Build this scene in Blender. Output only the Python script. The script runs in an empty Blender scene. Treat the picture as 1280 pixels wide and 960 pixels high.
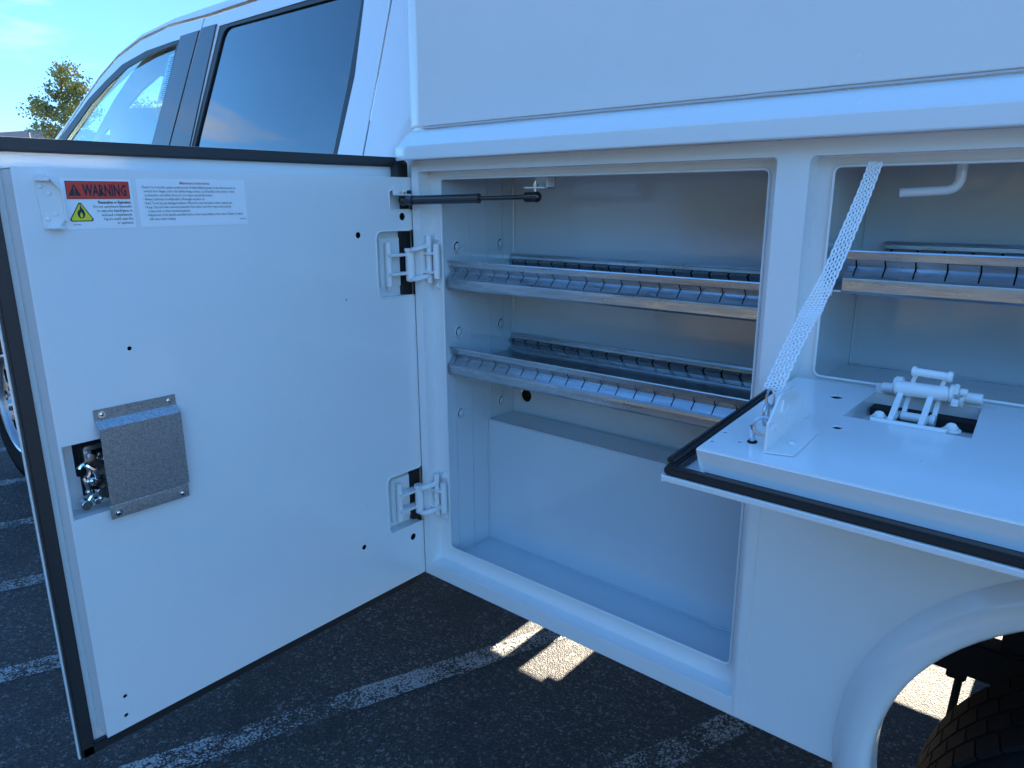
import bpy, bmesh, math, random
from mathutils import Vector, Matrix, noise
R = math.radians
random.seed(7)
sc = bpy.context.scene
ZC = 1.50            # eye height above the asphalt; truck meshes are drawn relative to it

# ------------------------------------------------------------------ camera
cam_d = bpy.data.cameras.new('camera'); cam = bpy.data.objects.new('camera', cam_d)
sc.collection.objects.link(cam); sc.camera = cam
cam_d.sensor_width = 36; cam_d.lens = 894.5/1280*36; cam_d.clip_start = .02; cam_d.clip_end = 3000
M = Matrix(((0.76328209, -0.15817535, 0.62640324), (0.64605181, 0.19315131, -0.73845083), (-0.00418589, 0.96833524, 0.24961841)))
cam.matrix_world = Matrix.Translation((1.249, -1.12, ZC)) @ M.to_4x4()

# ------------------------------------------------------------------ world and sun
SUN_EL = 32.0
w = bpy.data.worlds.new('World'); sc.world = w; w.use_nodes = True
nt = w.node_tree; N = nt.nodes; L = nt.links; N.clear()
out = N.new('ShaderNodeOutputWorld'); bg = N.new('ShaderNodeBackground'); bg.inputs['Strength'].default_value = .06
sky = N.new('ShaderNodeTexSky'); sky.sky_type = 'NISHITA'; sky.sun_disc = False
sky.sun_elevation = R(SUN_EL); sky.sun_rotation = 0; sky.air_density = 1.0; sky.dust_density = .1; sky.ozone_density = 6.0
tc = N.new('ShaderNodeTexCoord'); mp = N.new('ShaderNodeMapping'); mp.inputs['Scale'].default_value = (1, 1, 4.5)
mp.inputs['Location'].default_value = (.35, .1, .0)
n1 = N.new('ShaderNodeTexNoise'); n1.inputs['Scale'].default_value = 4.2; n1.inputs['Detail'].default_value = 7; n1.inputs['Roughness'].default_value = .55
cr = N.new('ShaderNodeValToRGB'); cr.color_ramp.elements[0].position = .57; cr.color_ramp.elements[1].position = .76
sp = N.new('ShaderNodeSeparateXYZ')
band = N.new('ShaderNodeValToRGB')   # clouds thin out with height above the horizon
e = band.color_ramp.elements; e[0].position = 0; e[0].color = (1, 1, 1, 1); e[1].position = .50; e[1].color = (.0, .0, .0, 1)
e2 = band.color_ramp.elements.new(.09); e2.color = (.6, .6, .6, 1); e2 = band.color_ramp.elements.new(.14); e2.color = (.10, .10, .10, 1); e2 = band.color_ramp.elements.new(.24); e2.color = (.8, .8, .8, 1)
mu = N.new('ShaderNodeMath'); mu.operation = 'MULTIPLY'
mx = N.new('ShaderNodeMix'); mx.data_type = 'RGBA'
mx.inputs['B'].default_value = (2.0, 2.0, 2.15, 1)
L.new(tc.outputs['Generated'], mp.inputs['Vector']); L.new(mp.outputs['Vector'], n1.inputs['Vector']); 
# one larger cloud bank low in the west, the one mirrored in the rear cab window
cv = N.new('ShaderNodeVectorMath'); cv.operation = 'SUBTRACT'; cv.inputs[1].default_value = (-.875, -.405, .262); L.new(tc.outputs['Generated'], cv.inputs[0])
cs = N.new('ShaderNodeVectorMath'); cs.operation = 'MULTIPLY'; cs.inputs[1].default_value = (10, 10, 24); L.new(cv.outputs[0], cs.inputs[0])
cl_ = N.new('ShaderNodeVectorMath'); cl_.operation = 'LENGTH'; L.new(cs.outputs[0], cl_.inputs[0])
cm = N.new('ShaderNodeMapRange'); cm.interpolation_type = 'SMOOTHSTEP'; cm.inputs['From Min'].default_value = .1; cm.inputs['From Max'].default_value = 1.3; cm.inputs['To Min'].default_value = .26; cm.inputs['To Max'].default_value = -.02
L.new(cl_.outputs['Value'], cm.inputs['Value'])
ca = N.new('ShaderNodeMath'); ca.operation = 'ADD'; L.new(n1.outputs['Fac'], ca.inputs[0]); L.new(cm.outputs[0], ca.inputs[1]); L.new(ca.outputs[0], cr.inputs['Fac'])
L.new(tc.outputs['Generated'], sp.inputs[0]); L.new(sp.outputs['Z'], band.inputs['Fac'])
L.new(cr.outputs['Color'], mu.inputs[0]); L.new(band.outputs['Color'], mu.inputs[1])
L.new(mu.outputs[0], mx.inputs['Factor']); tn = N.new('ShaderNodeMix'); tn.data_type = 'RGBA'; tn.blend_type = 'MULTIPLY'; tn.inputs['Factor'].default_value = 1; # paler towards the sun and the horizon below it, deeper overhead and opposite the sun
dt = N.new('ShaderNodeVectorMath'); dt.operation = 'DOT_PRODUCT'; dt.inputs[1].default_value = (0, -.9, .8); L.new(tc.outputs['Generated'], dt.inputs[0])
tf = N.new('ShaderNodeMath'); tf.operation = 'ADD'; tf.use_clamp = True; tf.inputs[1].default_value = .45; L.new(dt.outputs['Value'], tf.inputs[0])
tm = N.new('ShaderNodeMix'); tm.data_type = 'RGBA'; tm.inputs['A'].default_value = (.20, .245, .33, 1); tm.inputs['B'].default_value = (.45, .675, .77, 1)
L.new(tf.outputs[0], tm.inputs['Factor']); L.new(tm.outputs['Result'], tn.inputs['B'])
L.new(sky.outputs[0], tn.inputs['A']); L.new(tn.outputs['Result'], mx.inputs['A']); L.new(mx.outputs['Result'], bg.inputs['Color'])
L.new(bg.outputs[0], out.inputs['Surface'])

sd = bpy.data.lights.new('sun', 'SUN'); sd.energy = 4.3; sd.angle = R(.5); sd.color = (1, .90, .72)
sun = bpy.data.objects.new('sun', sd); sc.collection.objects.link(sun)
sun.rotation_euler = (-R(90-SUN_EL), 0, 0)      # light arrives from +Y, over the far side of the truck
vs = sc.view_settings; vs.view_transform = 'Standard'; vs.look = 'None'; vs.exposure = 3.75; vs.gamma = 1; vs.use_curve_mapping = False
sc.render.engine = 'CYCLES'

# ------------------------------------------------------------------ materials
def mat(name, base, rough=.5, metal=0, coat=0, coat_r=.05, spec=.5, bump=None, build=None):
    m = bpy.data.materials.new(name); m.use_nodes = True
    t = m.node_tree; b = t.nodes['Principled BSDF']
    b.inputs['Base Color'].default_value = (*base, 1); b.inputs['Roughness'].default_value = rough; b.inputs['Metallic'].default_value = metal
    b.inputs['Coat Weight'].default_value = coat; b.inputs['Coat Roughness'].default_value = coat_r
    b.inputs['Specular IOR Level'].default_value = spec
    if bump:
        sc_, st, dist = bump
        tcx = t.nodes.new('ShaderNodeTexCoord'); nz = t.nodes.new('ShaderNodeTexNoise'); nz.inputs['Scale'].default_value = sc_; nz.inputs['Detail'].default_value = 3
        bp = t.nodes.new('ShaderNodeBump'); bp.inputs['Strength'].default_value = st; bp.inputs['Distance'].default_value = dist
        t.links.new(tcx.outputs['Object'], nz.inputs['Vector']); t.links.new(nz.outputs['Fac'], bp.inputs['Height']); t.links.new(bp.outputs[0], b.inputs['Normal'])
        if coat: t.links.new(bp.outputs[0], b.inputs['Coat Normal'])
    if build: build(t, b)
    return m
def ramp(t, stops):
    r = t.nodes.new('ShaderNodeValToRGB'); el = r.color_ramp.elements
    while len(el) < len(stops): el.new(.5)
    for e_, (p, c) in zip(el, stops): e_.position = p; e_.color = (*c, 1) if len(c) == 3 else c
    return r
def nz(t, scale, detail=3, vec=None, mapping=None, rough=.5):
    c = t.nodes.new('ShaderNodeTexCoord'); n = t.nodes.new('ShaderNodeTexNoise'); n.inputs['Scale'].default_value = scale
    n.inputs['Detail'].default_value = detail; n.inputs['Roughness'].default_value = rough
    if mapping:
        mpn = t.nodes.new('ShaderNodeMapping'); mpn.inputs['Scale'].default_value = mapping
        t.links.new(c.outputs['Object'], mpn.inputs[0]); t.links.new(mpn.outputs[0], n.inputs['Vector'])
    else: t.links.new(c.outputs['Object'], n.inputs['Vector'])
    return n
def paint_build(t, b):
    # orange peel over a very slight panel waviness, thin dust that changes only the gloss
    c = t.nodes.new('ShaderNodeTexCoord'); n1_ = nz(t, 170, 2); n2_ = nz(t, 5, 2)
    ad = t.nodes.new('ShaderNodeMath'); ad.operation = 'MULTIPLY_ADD'; ad.inputs[1].default_value = 14
    t.links.new(n2_.outputs['Fac'], ad.inputs[0]); t.links.new(n1_.outputs['Fac'], ad.inputs[2])
    bp = t.nodes.new('ShaderNodeBump'); bp.inputs['Strength'].default_value = .16; bp.inputs['Distance'].default_value = .0006
    t.links.new(ad.outputs[0], bp.inputs['Height']); t.links.new(bp.outputs[0], b.inputs['Normal']); t.links.new(bp.outputs[0], b.inputs['Coat Normal'])
    base = tuple(b.inputs['Base Color'].default_value)[:3]; dn = nz(t, 7, 9, rough=.75)
    dr = ramp(t, [(.48, base), (.78, tuple(v_*k_ for v_, k_ in zip(base, (.970, .965, .958))))]); t.links.new(dn.outputs['Fac'], dr.inputs['Fac']); t.links.new(dr.outputs['Color'], b.inputs['Base Color'])
    n3 = nz(t, 3.5, 8, rough=.7); r3 = ramp(t, [(.35, (.16,)*3), (.75, (.30,)*3)]); t.links.new(n3.outputs['Fac'], r3.inputs['Fac']); t.links.new(r3.outputs['Color'], b.inputs['Roughness'])
WHITE = mat('white_paint', (.78, .79, .79), .22, coat=.45, coat_r=.09, build=paint_build)
INNER = mat('shaded_white_paint', (.54, .61, .66), .2, coat=1, coat_r=.07, build=paint_build)  # interior shares the white paint; base darkened and blued to stand for shade
CABW = mat('cab_white_paint', (.8, .8, .81), .22, coat=.8, coat_r=.03)
RUBBER = mat('black_rubber', (.028, .028, .030), .38, bump=(400, .2, .0004))
TYRE = mat('tyre_rubber', (.005, .0056, .0068), .85, spec=.25, bump=(120, .4, .001))
DARK = mat('dark_underbody', (.02, .02, .022), .7, bump=(30, .3, .004))
HOLLOW = mat('cavity_shade', (.012, .012, .014), .9)  # near-black colour put in place of shade inside gaps and cavities
BTRIM = mat('black_trim', (.03, .032, .036), .45)
BPILL = mat('satin_pillar', (.05, .055, .065), .32, coat=.3)
STEEL = mat('zinc_steel', (.62, .63, .65), .28, 1, bump=(90, .15, .0005))
BRASS = mat('yellow_zinc', (.72, .55, .25), .3, 1)
CHROME = mat('bright_steel', (.78, .79, .8), .12, 1); RIMM = mat('machined_alloy', (.55, .55, .56), .34, 1)
ROD = mat('black_steel', (.018, .018, .02), .25, coat=.5)
def galv_build(t, b):
    n = nz(t, 6, 6, mapping=(1.4, 14, 14), rough=.65); r = ramp(t, [(.28, (.30, .35, .40)), (.5, (.43, .48, .52)), (.72, (.56, .61, .64))])
    t.links.new(n.outputs['Fac'], r.inputs['Fac']); t.links.new(r.outputs['Color'], b.inputs['Base Color'])
    n2 = nz(t, 14, 4, mapping=(1.2, 8, 8)); r2 = ramp(t, [(.3, (.24,)*3), (.75, (.40,)*3)])
    t.links.new(n2.outputs['Fac'], r2.inputs['Fac']); t.links.new(r2.outputs['Color'], b.inputs['Roughness'])
    bp = t.nodes.new('ShaderNodeBump'); bp.inputs['Strength'].default_value = .12; bp.inputs['Distance'].default_value = .001
    t.links.new(n2.outputs['Fac'], bp.inputs['Height']); t.links.new(bp.outputs[0], b.inputs['Normal'])
GALV = mat('galvanised_steel', (.5, .5, .5), .30, .95, build=galv_build)
def spangle_build(t, b):
    c = t.nodes.new('ShaderNodeTexCoord'); v = t.nodes.new('ShaderNodeTexVoronoi'); v.inputs['Scale'].default_value = 620
    t.links.new(c.outputs['Object'], v.inputs['Vector'])
    bw = t.nodes.new('ShaderNodeRGBToBW'); t.links.new(v.outputs['Color'], bw.inputs[0])
    r = ramp(t, [(.2, (.27, .30, .32)), (.5, (.36, .39, .41)), (.85, (.47, .50, .52))])
    t.links.new(bw.outputs[0], r.inputs['Fac']); t.links.new(r.outputs['Color'], b.inputs['Base Color'])
SPANGLE = mat('spangled_zinc_sheet', (.3, .3, .3), .38, .8, build=spangle_build)
LABELW = mat('label_white', (.86, .87, .88), .35)
RED = mat('label_red', (.72, .05, .03), .4); YEL = mat('label_yellow', (.80, .72, .03), .4)
INK = mat('label_ink', (.02, .02, .03), .5); REDINK = mat('label_red_ink', (.6, .03, .06), .5)
WEB = mat('white_webbing', (.85, .85, .85), .6)
SEATM = mat('seat_cloth', (.06, .06, .065), .85); DASH = mat('dashboard_plastic', (.04, .04, .045), .6)
def asphalt_build(t, b):
    c = t.nodes.new('ShaderNodeTexCoord'); v = t.nodes.new('ShaderNodeTexVoronoi'); v.inputs['Scale'].default_value = 205
    v2 = t.nodes.new('ShaderNodeTexVoronoi'); v2.inputs['Scale'].default_value = 105
    for q in (v, v2): t.links.new(c.outputs['Object'], q.inputs['Vector'])
    bw = t.nodes.new('ShaderNodeRGBToBW'); t.links.new(v.outputs['Color'], bw.inputs[0])
    bw2 = t.nodes.new('ShaderNodeRGBToBW'); t.links.new(v2.outputs['Color'], bw2.inputs[0])
    r = ramp(t, [(.25, (.0085, .0075, .007)), (.62, (.030, .026, .024)), (.82, (.070, .062, .056)), (.93, (.22, .20, .185))])
    t.links.new(bw.outputs[0], r.inputs['Fac'])
    r2 = ramp(t, [(.81, (0, 0, 0)), (.88, (1, 1, 1))]); t.links.new(bw2.outputs[0], r2.inputs['Fac'])
    mx = t.nodes.new('ShaderNodeMix'); mx.data_type = 'RGBA'; mx.inputs['B'].default_value = (.15, .148, .14, 1)
    mm = t.nodes.new('ShaderNodeMath'); mm.operation = 'MULTIPLY'; mm.inputs[1].default_value = .75
    t.links.new(r2.outputs['Color'], mm.inputs[0]); t.links.new(mm.outputs[0], mx.inputs['Factor']); t.links.new(r.outputs['Color'], mx.inputs['A'])
    n = nz(t, 2.3, 8, rough=.68); r3 = ramp(t, [(.38, (.30, .30, .32)), (.47, (.80, .80, .82)), (.7, (1.3, 1.28, 1.26))]); t.links.new(n.outputs['Fac'], r3.inputs['Fac'])
    m2 = t.nodes.new('ShaderNodeMix'); m2.data_type = 'RGBA'; m2.blend_type = 'MULTIPLY'; m2.inputs['Factor'].default_value = 1
    t.links.new(mx.outputs['Result'], m2.inputs['A']); t.links.new(r3.outputs['Color'], m2.inputs['B']); t.links.new(m2.outputs['Result'], b.inputs['Base Color'])
    bp = t.nodes.new('ShaderNodeBump'); bp.inputs['Strength'].default_value = .9; bp.inputs['Distance'].default_value = .004
    t.links.new(v.outputs['Distance'], bp.inputs['Height']); t.links.new(bp.outputs[0], b.inputs['Normal'])
ASPH = mat('asphalt', (.05, .05, .05), .75, build=asphalt_build)
def line_mat():
    m = bpy.data.materials.new('worn_line_paint'); m.use_nodes = True; t = m.node_tree; b = t.nodes['Principled BSDF']; b.inputs['Roughness'].default_value = .7
    b.inputs['Base Color'].default_value = (.34, .34, .33, 1)
    c = t.nodes.new('ShaderNodeTexCoord'); v = t.nodes.new('ShaderNodeTexVoronoi'); v.inputs['Scale'].default_value = 210
    t.links.new(c.outputs['Object'], v.inputs['Vector']); bw = t.nodes.new('ShaderNodeRGBToBW'); t.links.new(v.outputs['Color'], bw.inputs[0])
    n = nz(t, 9, 5, rough=.7); ad = t.nodes.new('ShaderNodeMath'); ad.operation = 'MULTIPLY_ADD'; ad.inputs[1].default_value = .62
    t.links.new(bw.outputs[0], ad.inputs[0]); t.links.new(n.outputs['Fac'], ad.inputs[2])
    at = t.nodes.new('ShaderNodeAttribute'); at.attribute_name = 'wear'; sb = t.nodes.new('ShaderNodeMath'); sb.operation = 'SUBTRACT'
    t.links.new(ad.outputs[0], sb.inputs[0]); t.links.new(at.outputs['Fac'], sb.inputs[1])
    r = ramp(t, [(.66, (0, 0, 0)), (.82, (.85, .85, .85))]); t.links.new(sb.outputs[0], r.inputs['Fac'])
    t.links.new(r.outputs['Color'], b.inputs['Alpha'])
    return m
LINE = line_mat()
def glass(name, tint, ior, k):
    m = bpy.data.materials.new(name); m.use_nodes = True; t = m.node_tree; t.nodes.remove(t.nodes['Principled BSDF'])
    o = t.nodes['Material Output']; tr = t.nodes.new('ShaderNodeBsdfTransparent'); tr.inputs[0].default_value = (*tint, 1)
    gl = t.nodes.new('ShaderNodeBsdfGlossy'); gl.inputs['Roughness'].default_value = .0; gl.inputs[0].default_value = (.9, .97, 1, 1)
    f = t.nodes.new('ShaderNodeLayerWeight'); f.inputs['Blend'].default_value = .5      # Schlick: f0 + (1 - f0) * facing^5
    pw = t.nodes.new('ShaderNodeMath'); pw.operation = 'POWER'; pw.inputs[1].default_value = 5; t.links.new(f.outputs['Facing'], pw.inputs[0])
    sc1 = t.nodes.new('ShaderNodeMath'); sc1.operation = 'MULTIPLY_ADD'; sc1.inputs[1].default_value = 1-ior; sc1.inputs[2].default_value = ior; t.links.new(pw.outputs[0], sc1.inputs[0])
    mp_ = t.nodes.new('ShaderNodeMath'); mp_.operation = 'MULTIPLY'; mp_.inputs[1].default_value = k; mp_.use_clamp = True
    ms = t.nodes.new('ShaderNodeMixShader'); t.links.new(sc1.outputs[0], mp_.inputs[0]); t.links.new(mp_.outputs[0], ms.inputs[0]); t.links.new(tr.outputs[0], ms.inputs[1]); t.links.new(gl.outputs[0], ms.inputs[2])
    t.links.new(ms.outputs[0], o.inputs['Surface'])
    return m
GLASS = glass('clear_cab_glass', (.88, .94, .93), .04, 1); GLASSF = glass('light_tint_glass', (.84, .94, .93), .05, 1.5); PRIV = glass('privacy_glass', (.06, .075, .085), .055, 2.3)
def leaf_build(t, b):
    oi = nz(t, 1.6, 4); r = ramp(t, [(.3, (.075, .10, .035)), (.5, (.15, .17, .05)), (.7, (.28, .25, .07))]); t.links.new(oi.outputs['Fac'], r.inputs['Fac']); t.links.new(r.outputs['Color'], b.inputs['Base Color'])
LEAF = mat('leaves', (.08, .1, .03), .6, build=leaf_build)
BARK = mat('bark', (.12, .095, .07), .9)
WALLF = mat('pale_cladding', (.38, .36, .36), .8); ROOFF = mat('grey_roofing', (.22, .22, .24), .8)
LAMPM = mat('grey_lamp_paint', (.15, .16, .17), .5)

# ------------------------------------------------------------------ mesh helpers
def finish(me, ang=35):
    for p in me.polygons: p.use_smooth = True
    me.set_sharp_from_angle(angle=R(ang))
class MB:
    def __init__(s): s.bm = bmesh.new(); s.mi = 0
    def face(s, vs_):
        try: f = s.bm.faces.new(vs_); f.material_index = s.mi; return f
        except ValueError: return None
    def box(s, x0, x1, y0, y1, z0, z1, bev=0):
        b = bmesh.new(); vsx = [b.verts.new((x, y, z)) for x in (x0, x1) for y in (y0, y1) for z in (z0, z1)]
        for f in ((0, 1, 3, 2), (4, 6, 7, 5), (0, 4, 5, 1), (2, 3, 7, 6), (0, 2, 6, 4), (1, 5, 7, 3)): b.faces.new([vsx[i] for i in f])
        bmesh.ops.recalc_face_normals(b, faces=b.faces)
        if bev: bmesh.ops.bevel(b, geom=b.edges[:], offset=bev, segments=2, affect='EDGES', clamp_overlap=True)
        s.merge(b); return s
    def merge(s, b, mtx=None):
        if mtx: b.transform(mtx)
        mp_ = {}
        for v in b.verts: mp_[v] = s.bm.verts.new(v.co)
        for f in b.faces:
            nf = s.face([mp_[v] for v in f.verts])
        b.free(); return s
    def mesh(s, me, mtx=None):
        b = bmesh.new(); b.from_mesh(me); bpy.data.meshes.remove(me); s.merge(b, mtx); return s
    def prism(s, pts, a0, a1, axis='X'):
        # closed polygon pts extruded along an axis; pts in the two other axes, in order
        def P(p, a): return {'X': (a, p[0], p[1]), 'Y': (p[0], a, p[1]), 'Z': (p[0], p[1], a)}[axis]
        b = bmesh.new(); A = [b.verts.new(P(p, a0)) for p in pts]; B = [b.verts.new(P(p, a1)) for p in pts]; n = len(pts)
        b.faces.new(A); b.faces.new(B[::-1])
        for i in range(n): b.faces.new((A[i], B[i], B[(i+1) % n], A[(i+1) % n]))
        bmesh.ops.recalc_face_normals(b, faces=b.faces); s.merge(b); return s
    def sheet(s, prof, a0, a1, t=.0015, axis='X', seg=1):
        # open profile line thickened by t and swept along an axis
        q = []
        for i, p in enumerate(prof):
            p = Vector(p); d = Vector((0, 0))
            if i > 0: d += (p-Vector(prof[i-1])).normalized()
            if i < len(prof)-1: d += (Vector(prof[i+1])-p).normalized()
            d.normalize(); q.append(p+Vector((-d.y, d.x))*t)
        return s.prism([tuple(p) for p in prof]+[tuple(p) for p in q[::-1]], a0, a1, axis)
    def cyl(s, p0, p1, r, n=16, r1=None, bev=0):
        p0, p1 = Vector(p0), Vector(p1); d = p1-p0; b = bmesh.new()
        bmesh.ops.create_cone(b, cap_ends=True, segments=n, radius1=r, radius2=r if r1 is None else r1, depth=d.length)
        if bev:
            es = [e_ for e_ in b.edges if abs(e_.verts[0].co.z-e_.verts[1].co.z) < 1e-6]
            bmesh.ops.bevel(b, geom=es, offset=bev, segments=2, affect='EDGES')
        s.merge(b, Matrix.Translation((p0+p1)/2) @ d.to_track_quat('Z', 'Y').to_matrix().to_4x4()); return s
    def ball(s, c, r, sx=(1, 1, 1), n=12):
        b = bmesh.new(); bmesh.ops.create_uvsphere(b, u_segments=n, v_segments=max(6, n//2), radius=r)
        s.merge(b, Matrix.Translation(c) @ Matrix.Diagonal((*sx, 1))); return s
    def tube(s, pts, r, n=10, closed=False, flat=None):
        pts = [Vector(p) for p in pts]; rings = []; up = None; N_ = len(pts)
        for i, p in enumerate(pts):
            a = pts[(i-1) % N_] if (closed or i > 0) else p; c = pts[(i+1) % N_] if (closed or i < N_-1) else p
            d = (c-a).normalized()
            if up is None: up = d.orthogonal().normalized()
            else: up = (up-d*up.dot(d)).normalized()
            sd_ = d.cross(up); rr = r[i] if isinstance(r, (list, tuple)) else r
            rings.append([s.bm.verts.new(p+up*math.cos(t)*rr+sd_*math.sin(t)*rr*(flat or 1)) for t in [2*math.pi*k/n for k in range(n)]])
        for i in range(N_ if closed else N_-1):
            A, B = rings[i], rings[(i+1) % N_]
            for k in range(n): s.face((A[k], A[(k+1) % n], B[(k+1) % n], B[k]))
        if not closed: s.face(rings[0][::-1]); s.face(rings[-1])
        return s
    def lathe(s, prof, c, n=48, axis='Y'):
        # prof: (radius, along) closed loop about an axis through c
        c = Vector(c); rings = []
        for k in range(n):
            t = 2*math.pi*k/n; ring = []
            for r_, a in prof:
                v = (math.cos(t)*r_, a, math.sin(t)*r_) if axis == 'Y' else (math.cos(t)*r_, math.sin(t)*r_, a)
                ring.append(s.bm.verts.new(c+Vector(v)))
            rings.append(ring)
        m_ = len(prof)
        for k in range(n):
            A, B = rings[k], rings[(k+1) % n]
            for i in range(m_): s.face((A[i], A[(i+1) % m_], B[(i+1) % m_], B[i]))
        return s
    def plate(s, outl, holes, t, plane, bev=0):
        """flat sheet with holes; plane = function (u, v, w) -> xyz, w runs 0..t"""
        cu = bpy.data.curves.new('c', 'CURVE'); cu.dimensions = '2D'; cu.fill_mode = 'BOTH'; cu.extrude = t/2-bev; cu.bevel_depth = bev; cu.bevel_resolution = 1
        if bev: cu.offset = -bev
        for pts in [outl]+list(holes):
            sp_ = cu.splines.new('POLY'); sp_.points.add(len(pts)-1); sp_.use_cyclic_u = True
            for p, q in zip(sp_.points, pts): p.co = (q[0], q[1], 0, 1)
        ob = bpy.data.objects.new('c', cu); me = bpy.data.meshes.new_from_object(ob); bpy.data.objects.remove(ob); bpy.data.curves.remove(cu)
        for v in me.vertices: v.co = plane(v.co.x, v.co.y, v.co.z+t/2)
        b = bmesh.new(); b.from_mesh(me); bpy.data.meshes.remove(me); bmesh.ops.remove_doubles(b, verts=b.verts, dist=1e-6)
        bmesh.ops.recalc_face_normals(b, faces=b.faces)
        s.merge(b); return s
    def wall(s, outl, w0, w1, plane, closed=True, flip=False):
        A = [s.bm.verts.new(plane(p[0], p[1], w0)) for p in outl]; B = [s.bm.verts.new(plane(p[0], p[1], w1)) for p in outl]
        n = len(outl)
        for i in range(n if closed else n-1): s.face((A[i], A[(i+1) % n], B[(i+1) % n], B[i]))
        return s
    def done(s, ang=35):
        me = bpy.data.meshes.new('m'); bmesh.ops.remove_doubles(s.bm, verts=s.bm.verts, dist=1e-7); s.bm.to_mesh(me); s.bm.free(); finish(me, ang); return me
def rrect(u0, u1, v0, v1, r, n=5, corners=(1, 1, 1, 1)):
    pts = []
    for k, (cx, cy, a, uu, vv) in enumerate(((u1-r, v1-r, 0, u1, v1), (u0+r, v1-r, 90, u0, v1), (u0+r, v0+r, 180, u0, v0), (u1-r, v0+r, 270, u1, v0))):
        if corners[k] and r > 0:
            for i in range(n+1): t = R(a+90*i/n); pts.append((cx+r*math.cos(t), cy+r*math.sin(t)))
        else: pts.append((uu, vv))
    return pts
def circ(u, v, r, n=16, rv=None): return [(u+r*math.cos(2*math.pi*k/n), v+(rv or r)*math.sin(2*math.pi*k/n)) for k in range(n)]
PX = lambda x0: (lambda u, v, w_: (x0+w_, u, v))      # plane across X: u = y, v = z
PY = lambda y0: (lambda u, v, w_: (u, y0+w_, v))      # plane across Y: u = x, v = z
PZ = lambda z0: (lambda u, v, w_: (u, v, z0+w_))

def link(name, me, mats, parent=None, label=None, loc=None, kind=None, cat=None, group=None):
    ob = bpy.data.objects.new(name, me); me.name = name; sc.collection.objects.link(ob)
    if not me.materials:
        for m in (mats if isinstance(mats, (list, tuple)) else [mats]): me.materials.append(m)
    if len(me.polygons) > 8 and name not in ('crown', 'woods_and_sky_blocker'): wn = ob.modifiers.new('wn', 'WEIGHTED_NORMAL'); wn.keep_sharp = True
    if parent: ob.parent = parent
    if loc is not None: ob.location = loc
    for k, v in (('label', label), ('kind', kind), ('category', cat), ('group', group)):
        if v: ob[k] = v
    return ob

# ------------------------------------------------------------------ ground
b = MB(); b.box(-900, 900, -900, 900, -.4, 0)
link('ground', b.done(), ASPH, kind='structure')
def stripe(x0, wear, wid=.090):
    # wear: list of (y, how much paint is gone) along the stripe
    dx, dy = .362, .932; n = 60; bm = bmesh.new(); rows = []; ws = []; ya, yb = wear[0][0], wear[-1][0]
    for i in range(n+1):
        y = ya+(yb-ya)*i/n; x = x0+.388*y; j1 = .006*noise.noise(Vector((x*9, y*9, 1))); j2 = .006*noise.noise(Vector((x*9, y*9, 7)))
        for (a_, wa), (b_, wb) in zip(wear, wear[1:]):
            if a_ <= y <= b_+1e-6: ws.append(wa+(wb-wa)*(y-a_)/(b_-a_)); break
        rows.append([bm.verts.new((x-dy*(wid/2+j1), y+dx*(wid/2+j1), .004)), bm.verts.new((x+dy*(wid/2-j2), y-dx*(wid/2-j2), .004))])
    for a, c in zip(rows, rows[1:]): bm.faces.new((a[0], a[1], c[1], c[0]))
    me = bpy.data.meshes.new('lane'); bm.to_mesh(me); bm.free()
    at = me.attributes.new('wear', 'FLOAT', 'POINT')
    for i in range(len(me.vertices)): at.data[i].value = ws[min(i//2, n)]
    link('painted_line', me, LINE, kind='structure')
for x0, wr in ((.327, ((-.1, .20), (.4, .14), (2.2, .12))), (-.361, ((-1.6, .05), (-.45, .07), (-.22, .22), (-.06, .30), (.06, -.02), (.16, .0), (.3, .10), (2.2, .08))), (-1.08, ((-2, .06), (1.8, .1))), (-1.80, ((-2, .10), (1.8, .12))),
               (-2.52, ((-2, .14), (1.8, .12))), (-3.215, ((-2, .06), (1.8, .1))), (-3.93, ((-2, .08), (1.8, .1)))):
    stripe(x0, wr)

# ------------------------------------------------------------------ the truck
truck = bpy.data.objects.new('utility_truck', None); sc.collection.objects.link(truck)
truck.location = (0, 1.0, 0); truck['label'] = 'white utility truck with open side compartments in its service body'; truck['category'] = 'truck'
OFF = (0, -1.0, ZC)
def part(name, mb, mats, label=None, ang=35):
    return link(name, mb.done(ang) if isinstance(mb, MB) else mb, mats, truck, label, OFF)
def sub(name, mb, mats, parent, label=None, ang=35, loc=None):
    return link(name, mb.done(ang) if isinstance(mb, MB) else mb, mats, parent, label, loc)
W = 2.0; XE = 3.7   # body width, rear end

# --- side frame: outer sheet with two door openings and the wheel arch
AC = (1.424, -.87)
arch = []
for k in range(0, 25):
    t = math.pi*k/24; arch.append((AC[0]-.372*math.cos(t), AC[1]+.372*math.sin(t)))
outl = [(.010, .084), (.010, -.925), (AC[0]-.372, -.925)]+arch+[(AC[0]+.372, -.925), (XE, -.925), (XE, .084)]
O1 = rrect(.030, .825, -.888, .060, .006, 3); O2 = rrect(.874, 1.99, -.291, .060, .008, 3)
O3 = rrect(2.05, 3.6, -.291, .060, .008, 3)
b = MB(); b.plate(outl, [O1, O2, O3], .004, PY(0), .0012)
b.cyl((.010, .010, -.925), (.010, .010, .074), .010, 20)
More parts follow.
